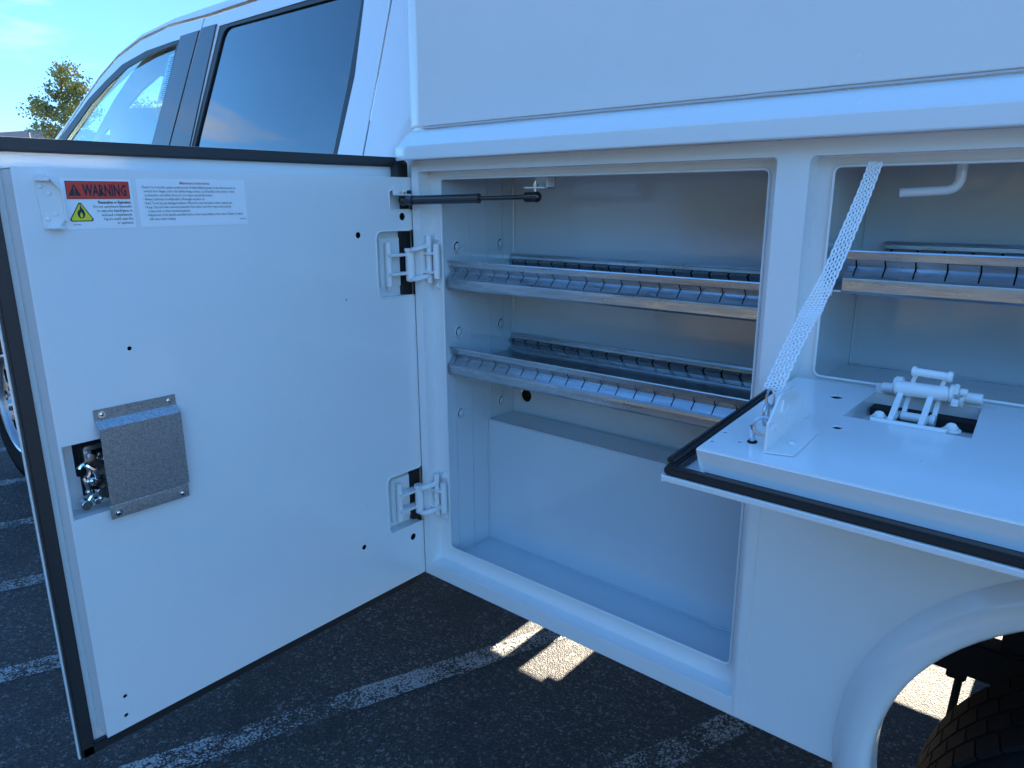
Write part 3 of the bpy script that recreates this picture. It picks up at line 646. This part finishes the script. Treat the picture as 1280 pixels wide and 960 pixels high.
# hinge of the drop door
z = 0
q = MB()
q.tube([(1.010, -.006, -.266), (1.133, -.006, -.263)], .0078, 14)
q.box(1.000, 1.130, -.001, .0, -.285, -.262)
hroot = part('drop_door_hinge', q, WHITE, 'hinge of the drop door')
q = MB(); q.cyl((1.036, -.055, -.252), (1.100, -.055, -.2505), .0104, 18, bev=.0015); q.cyl((1.032, -.045, -.250), (1.045, -.045, -.250), .012, 18, bev=.002)
q.cyl((1.100, -.050, -.250), (1.105, -.050, -.250), .0125, 18, bev=.001); q.cyl((1.104, -.046, -.246), (1.110, -.046, -.246), .0085, 6, bev=.001)
q.cyl((1.110, -.040, -.249), (1.119, -.040, -.249), .0052, 12, bev=.001); q.cyl((1.110, -.030, -.262), (1.114, -.030, -.262), .011, 16, bev=.001); q.cyl((1.104, -.055, -.262), (1.112, -.055, -.262), .0058, 6, bev=.0008)
sub('hinge_barrel', q, WHITE, hroot)
q = MB()
for x in (1.061, 1.0955):
    q.tube([(x-.006, -.052, -.248), (x-.004, -.056, -.238), (x, -.060, -.2265)], .0036, 8, flat=.6)
q.cyl((1.057, -.060, -.2255), (1.0995, -.060, -.2265), .0056, 14, bev=.001)
q.cyl((1.0545, -.060, -.2250), (1.0605, -.060, -.2250), .0070, 14, bev=.0012); q.cyl((1.0960, -.060, -.2262), (1.1025, -.060, -.2264), .0074, 14, bev=.0012)
sub('hinge_loop', q, WHITE, hroot)
q = MB()
for x in (1.045, 1.081):
    q.box(x-.0035, x+.0035, -.112, -.052, -.2890, -.2845, .0008); 
    q.prism([(-.0585, -.252), (-.050, -.252), (-.103, -.287), (-.1135, -.287)], x-.0034, x+.0034)
    q.prism([(-.040, -.252), (-.033, -.252), (-.066, -.288), (-.076, -.288)], x+.005, x+.0105)
q.cyl((1.050, -.070, -.286), (1.086, -.070, -.286), .0062, 14, bev=.001); q.cyl((1.0845, -.070, -.286), (1.0915, -.070, -.286), .0085, 14, bev=.001)
sub('hinge_link', q, WHITE, hroot)
q = MB(); q.tube([(1.024, -.116, -.2865), (1.112, -.116, -.2860)], .0048, 12)
for x in (1.030, 1.1145): q.cyl((x, -.100, -.288), (x, -.100, -.2845), .0115, 20, bev=.0008); q.cyl((x, -.100, -.2845), (x, -.100, -.2805), .0085, 6, bev=.0012); q.ball((x, -.100, -.280), .0062, (1, 1, .6))
sub('hinge_bolt', q, WHITE, hroot)

# strap: woven web with open slots
path = [Vector(p) for p in ((.961, .010, .048), (.958, -.020, .006), (.954, -.060, -.045), (.949, -.105, -.100), (.944, -.140, -.138), (.940, -.162, -.160), (.936, -.200, -.198), (.933, -.236, -.236))]
def along(t):
    t = max(0, min(.99999, t))*(len(path)-1); i = int(t); f = t-i
    P = [path[max(0, i-1)], path[i], path[i+1], path[min(len(path)-1, i+2)]]
    return .5*((2*P[1])+(-P[0]+P[2])*f+(2*P[0]-5*P[1]+4*P[2]-P[3])*f*f+(-P[0]+3*P[1]-3*P[2]+P[3])*f**3)
q = MB(); nR = 64; cols = 6; wd = .0160
def rib(t, u, h=0):
    c = along(t); d = (along(min(1, t+.01))-along(max(0, t-.01))).normalized(); tw = .10*math.sin(t*5)+.55*math.exp(-((t-.52)/.05)**2); side = Vector((math.cos(tw), math.sin(tw), 0)); side = (side-d*side.dot(d)).normalized(); nrm = d.cross(side)
    bulge = 1+.10*math.sin(t*30)*0+(.22*math.exp(-((t-.62)/.07)**2))
    return c+side*(u*wd*(1+.42*t)*bulge)+nrm*h
for k in range(cols):
    u = -.5+k/(cols-1); wv = .5 if k in (0, cols-1) else 1
    pts = [rib(i/(nR*2), u+(.012*math.sin(i*1.9+k*2)), .0016*math.sin(i*math.pi/2+k*1.3)) for i in range(nR*2+1)]
    q.tube(pts, .0015 if k in (0, cols-1) else .0012, 6)
for i in range(nR):
    for k in range(cols-1):
        t = (i+(.5 if k % 2 else 0))/nR
        if t >= 1: continue
        q.tube([rib(t, -.5+k/(cols-1)), rib(t, -.5+(k+1)/(cols-1))], .0015, 5)
strap = part('door_strap', q, WEB, 'white woven strap that holds the drop door')
q = MB(); q.tube([(.934+.006*math.cos(R(a)), -.243-.003*math.cos(R(a)), -.246+.013*math.sin(R(a))) for a in range(0, 360, 24)], .0017, 6, closed=True)
q.tube([(.937+.001*math.cos(R(a)), -.262+.006*math.cos(R(a)), -.262+.014*math.sin(R(a))) for a in range(0, 360, 24)], .0018, 6, closed=True)
q.tube([(.9425+.012*math.cos(R(a)), -.278+.004*math.cos(R(a)), -.272+.012*math.sin(R(a))) for a in range(0, 360, 24)], .0018, 6, closed=True)
q.ball((.934, -.250, -.254), .0045)
sub('quick_link', q, STEEL, strap)
# bent rod in the roof of the second compartment
q = MB(); q.tube([(.978, .095, .007), (1.035, .098, .010)]+[(1.035+.0175*math.sin(R(a)), .098, .0275-.0175*math.cos(R(a))) for a in range(10, 91, 10)]+[(1.0535, .100, .072)], .0072, 14)
part('holder_rod', q, WHITE, 'bent white rod under the roof of the second compartment')

# ------------------------------------------------------------------ crew cab
def CB(w0=0): return lambda u, v, w_: (u, .05+.22*(max(v, 0)-.1)+w0+w_, v)
def arcpts(pts, r, n=5):
    # round every corner of a polygon
    o = []; m_ = len(pts)
    for i in range(m_):
        p = Vector(pts[i]); a = Vector(pts[i-1])-p; c = Vector(pts[(i+1) % m_])-p; rr = min(r, a.length*.45, c.length*.45)
        A, C = p+a.normalized()*rr, p+c.normalized()*rr
        for k in range(n+1):
            t = k/n; o.append(tuple((1-t)**2*A+2*t*(1-t)*p+t*t*C))
    return o
cabroot = MB()
GR = arcpts([(-1.155, -.02), (-.978, .514), (-.30, .505), (-.318, .30), (-.352, .095), (-.40, .02)], .035)     # rear glass
GRo = [(-1.176, -.03), (-1.105, .20), (-1.005, .5235), (-.30, .5205), (-.288, .510), (-.292, .30), (-.33, .10), (-.37, -.03)]
BPO = [(-1.256, .0), (-1.176, .18) , (-1.01, .5)]
# rear door skin: from the shut line behind the B pillar to the shut line at the seam
rd = [(-1.300, -.90), (-.235, -.90), (-.232, .02), (-.226, .105), (-.205, .28), (-.186, .46), (-.180, .562), (-1.100, .562), (-1.116, .532), (-1.252, .182), (-1.300, .05)]
fd = [(-2.46, -.90), (-1.306, -.90), (-1.306, .05), (-1.2575, .185), (-1.121, .534), (-1.105, .563), (-1.345, .572), (-1.571, .556), (-1.755, .520), (-1.90, .465), (-2.06, .385), (-2.37, .215), (-2.46, .15)]
GF = [(-2.30, .05), (-2.27, .215), (-2.192, .258), (-1.965, .373), (-1.80, .43), (-1.653, .473), (-1.461, .497), (-1.274, .506), (-1.30, .42), (-1.392, .195), (-1.44, .05)]
q = MB(); q.plate(rd, [GRo], .004, CB(), .0012)
cab = part('cab', q, CABW, 'white crew cab')
GFh = [(-2.33, .04), (-2.30, .21), (-2.238, .262), (-1.987, .388), (-1.82, .441), (-1.675, .483), (-1.485, .507), (-1.290, .512), (-1.262, .510), (-1.389, .1945), (-1.44, .04)]
q = MB(); q.plate(fd, [GFh], .004, CB(), .0012); q.box(-2.46, -1.306, .012, .03, -.90, -.10, .01); q.box(-1.300, -.235, .012, .03, -.90, -.10, .01)
sub('front_door', q, CABW, cab)
# quarter panel behind the rear door, roof side rail and roof
q = MB()
qt = [(-.230, -.90), (-.050, -.90), (-.050, .80), (-.060, .62), (-.175, .568), (-.1805, .46), (-.1995, .28), (-.2205, .105), (-.2265, .02)]
qt = [(-.230, -.90), (-.034, -.90), (-.034, .0), (-.034, .62), (-.174, .62), (-.1745, .562), (-.1805, .46), (-.1995, .28), (-.2205, .105), (-.2265, .0)]
q.plate(qt, [], .004, CB(), .0012); q.plate([(-.26, -.9), (-.15, -.9), (-.12, .57), (-.22, .57)], [], .002, CB(.012)); sub('quarter_panel', q, CABW, cab)
rail_line = [(-2.46, .165), (-2.37, .222), (-2.06, .393), (-1.90, .474), (-1.755, .529), (-1.571, .566), (-1.345, .580), (-1.10, .572), (-.80, .572), (-.178, .572)]
q = MB(); secs = []
sil = [(-2.50, .175), (-2.40, .255), (-2.10, .402), (-1.90, .487), (-1.72, .545), (-1.53, .588), (-1.30, .604), (-1.08, .604), (-.80, .604), (-.050, .600)]
for (x, z), (x2, z2) in zip(rail_line, sil):
    y = .05+.22*(z-.1); secs.append([(x, y+.010, z-.004), (x, y-.001, z), (x+(x2-x)*.3, y+.002, z+(z2-z)*.45), (x+(x2-x)*.7, y+.012, z+(z2-z)*.8), (x2, y+.035, z2), (x2+.01, y+.09, z2+.012), (x2+.02, y+.2, z2+.022), (x2+.02, 1.0, z2+.035)])
full = [s2+[(p[0], W-p[1], p[2]) for p in s2[::-1][1:]] for s2 in secs]
top = []
for i, row in enumerate(full): top.append([q.bm.verts.new(p) for p in row])
nS = len(full[0])
for i in range(len(top)-1):
    for k in range(nS-1):
        if i < 4 and 5 <= k <= nS-7: continue            # windscreen opening
        q.face((top[i][k], top[i][k+1], top[i+1][k+1], top[i+1][k]))
sub('cab_roof', q, CABW, cab, ang=60)
q = MB()                                                # windscreen
cols_ = [[q.bm.verts.new((row[k][0], row[k][1], row[k][2]+.004)) for k in range(5, nS-5)] for row in full[:5]]
base = [q.bm.verts.new((-2.72+.10*abs(v.co.y-1), v.co.y, -.02)) for v in cols_[0]]
cols_ = [base]+cols_
for A, B in zip(cols_, cols_[1:]):
    for k in range(len(A)-1): q.face((A[k], A[k+1], B[k+1], B[k]))
sub('windscreen', q, GLASS, cab)
# black window trims and B pillar covers
def ring_trim(o, inn, w0, t): 
    m_ = MB(); m_.plate(o, [inn], t, CB(w0), .0008); return m_
tro = [(-1.186, -.03), (-1.114, .20), (-1.018, .527), (-1.0, .5290), (-.30, .526), (-.282, .515), (-.294, .30), (-.330, .10), (-.375, -.03)]
sub('window_trim', ring_trim(tro, GR, .0025, .006), BTRIM, cab)
q = MB(); q.plate([(-1.246, .180), (-1.106, .533), (-1.017, .531), (-1.107, .20), (-1.180, -.03), (-1.29, .04)], [], .005, CB(-.0045), .001); sub('pillar_cover', q, BPILL, cab)
GFo = [(-2.36, .03), (-2.34, .205), (-2.272, .264), (-2.000, .394), (-1.84, .449), (-1.70, .491), (-1.505, .514), (-1.30, .519), (-1.258, .518), (-1.386, .194), (-1.44, .03)]
sub('window_trim', ring_trim(GFo, GF, -.003, .006), BTRIM, cab)
q = MB(); q.plate([(-1.386, .194), (-1.250, .528), (-1.126, .528), (-1.2585, .185), (-1.31, .04), (-1.45, .04)], [], .005, CB(-.0045), .001); sub('pillar_cover', q, BPILL, cab)
q = MB(); q.plate(GRo, [], .001, CB(.0092)); sub('rear_side_window', q, PRIV, cab)
q = MB(); q.plate(GFh, [], .001, CB(.0092)); sub('front_side_window', q, GLASSF, cab)
q = MB(); stp = [(-1.300, .487), (-1.352, .482), (-1.415, .330), (-1.358, .325)]; q.plate(stp, [], .0008, CB(.0108))
st = sub('window_sticker', q, [mat('sticker_paper', (.55, .60, .66), .6), INK], cab)
q = MB()
for i in range(22):
    t = .05+.9*i/22; x = -1.304-.058*t*1.0; zz = .482-.155*t
    q.plate([(x-.004, zz), (x-.012-.025*random.random()-.008, zz-.001), (x-.035, zz-.004), (x-.004, zz-.0035)], [], .0003, CB(.0102))
sub('sticker_print', q, INK, cab)
q = MB()   # dark backing, its black put in for shade in the shut lines
q.plate([(-1.34, -.9), (-1.27, -.9), (-1.22, .18), (-1.08, .56), (-1.13, .56), (-1.29, .18)], [], .002, CB(.006)); sub('shut_line_backing', q, HOLLOW, cab)
# cab interior, far side, nose
q = MB(); fy = lambda v: W-.05-.22*(max(v, 0)-.1)
FW = lambda w0: (lambda u, v, w_: (u, fy(v)-w0-w_, v))
q.plate([(-3.9, -.90), (-.215, -.90), (-.205, -.565), (-.145, -.565), (-.15, -.90), (-.062, -.90), (-.062, -.56), (-.10, -.55), (-.10, .56), (-1.345, .572), (-1.755, .52), (-2.37, .215), (-3.9, .0)], [GRo, GF], .004, FW(0))  # unseen rear edge notched to let a slit of sun reach the ground
q.box(-.104, -.10, .15, W-.15, -.5, .50); q.box(-2.7, -.21, .03, W-.03, -.92, -.9)
sub('far_side_panel', q, CABW, cab)
q = MB(); q.plate(GRo, [], .001, FW(.006)); sub('far_rear_window', q, PRIV, cab)
q = MB(); q.plate(GF, [], .001, FW(.006)); sub('far_front_window', q, GLASS, cab)
q = MB(); q.box(-2.9, -2.2, .12, W-.12, -.5, .03, .05); q.tube([(-2.02+.05*math.sin(R(a)), .50+.19*math.cos(R(a)), .03+.18*math.sin(R(a))) for a in range(0, 360, 20)], .014, 8, closed=True)
sub('dashboard', q, DASH, cab)
for (x, y) in ((-1.62, .52), (-1.62, 1.48), (-.72, .52), (-.72, 1.48)):
    q = MB(); q.box(x-.30, x+.25, y-.26, y+.26, -.50, -.33, .06); q.prism([(x+.12, -.35), (x+.26, -.35), (x+.36, .22), (x+.24, .22)], y-.25, y+.25, 'Y'); q.box(x+.26, x+.37, y-.14, y+.14, .22, .40, .04); sub('seat', q, SEATM, cab)
q = MB(); q.box(-2.1, -.3, .15, .17, -.5, .03); q.box(-.35, -.11, .12, W-.12, -.5, .08); q.box(-.13, -.11, .22, W-.22, .07, .5); sub('cab_lining', q, DASH, cab)
q = MB(); q.plate([(-2.40, .18), (-2.37, .262), (-2.08, .408), (-1.88, .492), (-1.70, .55), (-1.45, .585), (-1.45, .15)], [[(-1.969, .369), (-1.823, .42), (-1.655, .46), (-1.565, .441), (-1.62, .384), (-1.623, .371), (-1.656, .348)], [(-2.305, .259), (-2.153, .311), (-2.174, .239)]], .012, PY(.24), .002)  # invented panel, holes cut to shape the bright openings behind the glass
q.box(-1.98, -1.66, .225, .238, .19, .345, .004)
sub('cutout_panel', q, mat('grey_panel', (.085, .10, .115), .6), cab)
# front wing with wheel arch, bonnet
q = MB(); wa = [(-3.27+.50*math.cos(R(a)), -1.04+.50*math.sin(R(a))) for a in range(165, 14, -10)]
q.plate([(-4.3, -.80), (-3.78, -.90)]+wa+[(-2.78, -.90), (-2.466, -.90), (-2.466, .12), (-3.2, .05), (-4.2, -.02), (-4.3, -.15)], [], .004, PY(.0), .001)
q.box(-4.28, -2.5, .01, W-.01, .02, .06, .03) if False else q.box(-4.28, -2.75, .02, W-.02, -.06, -.02, .015); q.box(-4.32, -4.27, .02, W-.02, -.85, -.05, .03)
q.box(-4.28, -2.47, W-.01, W, -.60, .0)
sub('front_wing', q, CABW, cab)
q = MB(); q.box(-4.2, -2.5, .34, .36, -1.0, -.10); q.box(-4.2, -2.5, .01, .35, -.50, -.48); sub('wheel_well_liner', q, DARK, cab)

# ------------------------------------------------------------------ wheels
def wheel(cx, yf, r, rim_r, label, wdt=.25, dual=False):
    cz = -1.5+r; c = (cx, yf, cz)
    t = MB(); k = r-rim_r
    t.lathe([(rim_r, .03), (rim_r+.012, .012), (rim_r+k*.45, -.004), (r-.035, .006), (r-.012, .022), (r, .045), (r, wdt-.045), (r-.012, wdt-.022), (r-.035, wdt-.006), (rim_r+k*.45, wdt), (rim_r, wdt-.03)], c, 72)
    # tread blocks
    nb = 60
    for i in range(nb):
        a = 2*math.pi*i/nb
        for j, (y0, y1) in enumerate(((.012, .062), (.070, .118), (.126, .176), (.184, .238))):
            a0 = a+(.5 if j % 2 else 0)*2*math.pi/nb; da = 2*math.pi/nb*.455
            bq = bmesh.new(); vv = []
            for rr in (r-.006, r+.0022):
                for yy in (y0, y1):
                    for aa in (a0-da, a0+da): vv.append(bq.verts.new((cx+math.cos(aa+(yy-.12)*.4)*rr, yf+yy*wdt/.25, cz+math.sin(aa+(yy-.12)*.4)*rr)))
            for f in ((0, 1, 3, 2), (4, 6, 7, 5), (0, 4, 5, 1), (2, 3, 7, 6), (0, 2, 6, 4), (1, 5, 7, 3)): bq.faces.new([vv[z_] for z_ in f])
            bmesh.ops.recalc_face_normals(bq, faces=bq.faces); t.merge(bq)
    rm = MB(); rm.lathe([(rim_r+.004, .018), (rim_r-.004, .010), (rim_r-.012, .016), (rim_r-.020, .05), (rim_r-.022, .2), (rim_r-.016, .2), (rim_r-.010, .06), (rim_r, .03)], c, 64)
    holes = [circ(cx+rim_r*.70*math.cos(2*math.pi*i/8), cz+rim_r*.70*math.sin(2*math.pi*i/8), rim_r*.15, 14) for i in range(8)]
    rm.plate(circ(cx, cz, rim_r-.014, 64), holes+[circ(cx, cz, .055, 24)], .012, PY(yf+.040), .003)
    root = part('wheel', t, TYRE, label)
    sub('rim', rm, RIMM, root)
    h = MB(); h.cyl((cx, yf+.05, cz), (cx, yf+.005, cz), .062, 28, .045, bev=.004); h.cyl((cx, yf+.01, cz), (cx, yf-.012, cz), .034, 24, .028, bev=.003)
    for i in range(8): a = 2*math.pi*(i+.5)/8; p = (cx+math.cos(a)*.09, cz+math.sin(a)*.09); h.cyl((p[0], yf+.042, p[1]), (p[0], yf+.012, p[1]), .012, 6, bev=.002)
    sub('hub', h, RIMM, root)
    d = MB(); d.cyl((cx, yf+.10, cz), (cx, yf+.13, cz), rim_r-.03, 40); sub('brake_disc', d, DARK, root)
    return root
wheel(-3.27, -.03, .425, .275, 'front wheel with bright rim beyond the open door')
wheel(1.49, .045, .395, .225, 'rear wheel under the wheel arch flare')
wheel(-3.27, W-.24, .425, .275, 'far front wheel'); wheel(1.49, W-.28, .395, .225, 'far rear wheel')

# ------------------------------------------------------------------ chassis
q = MB()
for y in (.66, 1.36): q.box(-3.9, XE-.1, y, y+.08, -.80, -.60, .006)
for x in (-2.0, -.7, .55, 2.3, 3.3): q.box(x, x+.08, .64, 1.36, -.82, -.68)
q.cyl((1.49, .3, -1.105), (1.49, 1.75, -1.105), .055, 16); q.ball((1.49, 1.0, -1.105), .17); q.cyl((-1.9, 1.0, -.92), (1.4, 1.0, -1.06), .045, 12)
chs = part('chassis', q, DARK, 'dark chassis frame and rear axle under the bed')
q = MB(); q.box(.80, 2.2, .585, .645, -1.036, -.948, .006); q.box(.80, 1.123, .60, .612, -.949, -.46); q.box(1.176, 2.2, .60, .612, -.949, -.46); sub('leaf_spring', q, DARK, chs)
q = MB(); q.cyl((1.112, .615, -1.03), (1.100, .64, -1.28), .0085, 12); q.box(1.085, 1.125, .60, .64, -1.06, -1.03, .003); sub('shock_absorber', q, DARK, chs)
q = MB(); q.box(1.02, 1.9, .30, .34, -.80, -.46) if False else q.box(.99, 1.93, .31, .33, -.925, -.46); sub('wheel_well_panel', q, DARK, chs) if False else None
q = MB(); q.box(-.11, .034, 1.86, 1.965, -.56, .84); q.box(-.099, -.035, .12, .15, -.57, .1); q.box(-2.2, -.35, .66, 1.3, -1.02, -.86, .02); q.box(.10, .95, 1.0, 1.3, -1.0, -.85, .02); sub('gap_light_blocker', q, DARK, chs)  # unseen boxes added to block sun leaking past cab and frame
q = MB(); q.box(-.9, -.30, 1.45, 1.9, -1.05, -.8, .04); sub('fuel_tank', q, DARK, chs)

# ------------------------------------------------------------------ background
def tree(x, y, h, crown_r, crown_z, label, seed, nleaf=5200, dens=1.0):
    rnd = random.Random(seed)
    t = bpy.data.objects.new('tree', None); sc.collection.objects.link(t); t.location = (x, y, 0); t['label'] = label; t['category'] = 'tree'; t['group'] = 'trees beyond the car park'
    tr = MB(); tips = []
    tr.tube([(0, 0, 0), (.05, 0, h*.25), (.12, .03, h*.48), (.05, 0, h*.70), (0, 0, h*.88)], [h*.022, h*.018, h*.014, h*.008, h*.003], 8)
    for i in range(26):
        z0 = h*(.30+.55*rnd.random()); a = rnd.random()*6.28; ln = crown_r*(.5+.55*rnd.random())*(1-.45*max(0, (z0/h-.55)))
        p = Vector((.08, 0, z0)); d = Vector((math.cos(a), math.sin(a), .35+.5*rnd.random())).normalized(); pts = [p.copy()]
        for k in range(4): p = p+d*ln/4+Vector((rnd.uniform(-.1, .1), rnd.uniform(-.1, .1), rnd.uniform(-.05, .12)))*ln*.5; pts.append(p.copy())
        tr.tube(pts, [h*.007, h*.005, h*.004, h*.002, h*.001], 5); tips += pts[2:]
    link('trunk', tr.done(), BARK, t)
    bm = bmesh.new()
    clumps = [(p+Vector((rnd.gauss(0, .25), rnd.gauss(0, .25), rnd.gauss(0, .2)))*crown_r*.45, crown_r*(.10+.16*rnd.random())) for p in tips for _ in range(3)]
    for i in range(nleaf):
        c, r_ = rnd.choice(clumps); p = c+Vector((rnd.gauss(0, 1), rnd.gauss(0, 1), rnd.gauss(0, .7)))*r_*.6
        s_ = .04+.05*rnd.random(); s_ *= crown_r/1.6
        u = Vector((rnd.gauss(0, 1), rnd.gauss(0, 1), rnd.gauss(0, 1))).normalized(); v = u.orthogonal().normalized()
        vs2 = [bm.verts.new(p+u*s_*a_+v*s_*.6*b_) for a_, b_ in ((-1, 0), (0, -1), (1, 0), (0, 1))]; bm.faces.new(vs2)
    me = bpy.data.meshes.new('crown'); bm.to_mesh(me); bm.free(); o = link('crown', me, LEAF, t)
    return t
# sight line of the tall tree left of the windscreen post: (-2.93, 1, .30) from the camera
tree(1.249-2.86*13, -1.12+13, 7.5, 1.5, 6.3, 'tall sparse tree left of the windscreen pillar, standing beyond the car park', 5, 7500)
tree(1.249-2.22*8, -1.12+8, 3.9, .8, 3.0, 'smaller leafy tree seen through both front cab windows', 11, 3500)
# long low building on the horizon
bl = bpy.data.objects.new('warehouse', None); sc.collection.objects.link(bl); bl.location = (-90, 28, 0); bl['label'] = 'long low grey building on the horizon at the far left'; bl['category'] = 'building'
q = MB(); q.box(-60, 14, -10, 6, 0, 6.9); wl = link('wall', q.done(), WALLF, bl)
q = MB(); q.prism([(-11, 6.9), (7, 6.9), (-2, 8.1)], -61, 15, 'X'); link('roof', q.done(), ROOFF, bl)
for i in range(9): q = MB(); q.box(-.9, .9, -.05, .05, 0, 1.2); o = link('window', q.done(), PRIV, bl, loc=(-50+i*7, -10.05, 2.8))
lp = bpy.data.objects.new('street_lamp', None); sc.collection.objects.link(lp); lp.location = (-58, 17.2, 0); lp['label'] = 'thin street lamp with a flat head standing before the low grey building'; lp['category'] = 'street lamp'
q = MB(); q.cyl((0, 0, 0), (0, 0, 6.2), .07, 8, .05); link('pole', q.done(), LAMPM, lp)
q = MB(); q.box(-.35, .55, -.18, .18, 6.2, 6.32, .03); link('lamp_head', q.done(), LAMPM, lp)
# ragged wood line round the horizon, plus unseen near belt added to dim skylight
rnd = random.Random(3); bm = bmesh.new()
for i in range(34000):
    near = i % 2 == 0
    if near:
        a = R(rnd.uniform(-150, -42)); d = 24+4*rnd.random(); en = min(1, (math.degrees(a)+152)/14, (-42-math.degrees(a))/30); hh = (10.0+2.4*noise.noise(Vector((math.cos(a)*9, math.sin(a)*9, 0))))*(.15+.85*en); s_ = .30+.30*rnd.random()
    else:
        a = rnd.random()*6.283; d = 150+30*rnd.random(); hh = 5.5+3*noise.noise(Vector((math.cos(a)*14, math.sin(a)*14, 0))); s_ = .7+.6*rnd.random()
    p = Vector((math.cos(a)*d, math.sin(a)*d, rnd.random()**.8*hh))
    u = Vector((rnd.gauss(0, 1), rnd.gauss(0, 1), rnd.gauss(0, 1))).normalized(); v = u.orthogonal().normalized()
    bm.faces.new([bm.verts.new(p+u*s_*a_+v*s_*b_) for a_, b_ in ((-1, 0), (0, -1), (1, 0), (0, 1))])
WOODS = mat('dark_evergreen', (.020, .032, .018), .9)
me = bpy.data.meshes.new('woods_and_sky_blocker'); bm.to_mesh(me); bm.free(); link('woods_and_sky_blocker', me, WOODS, kind='stuff')
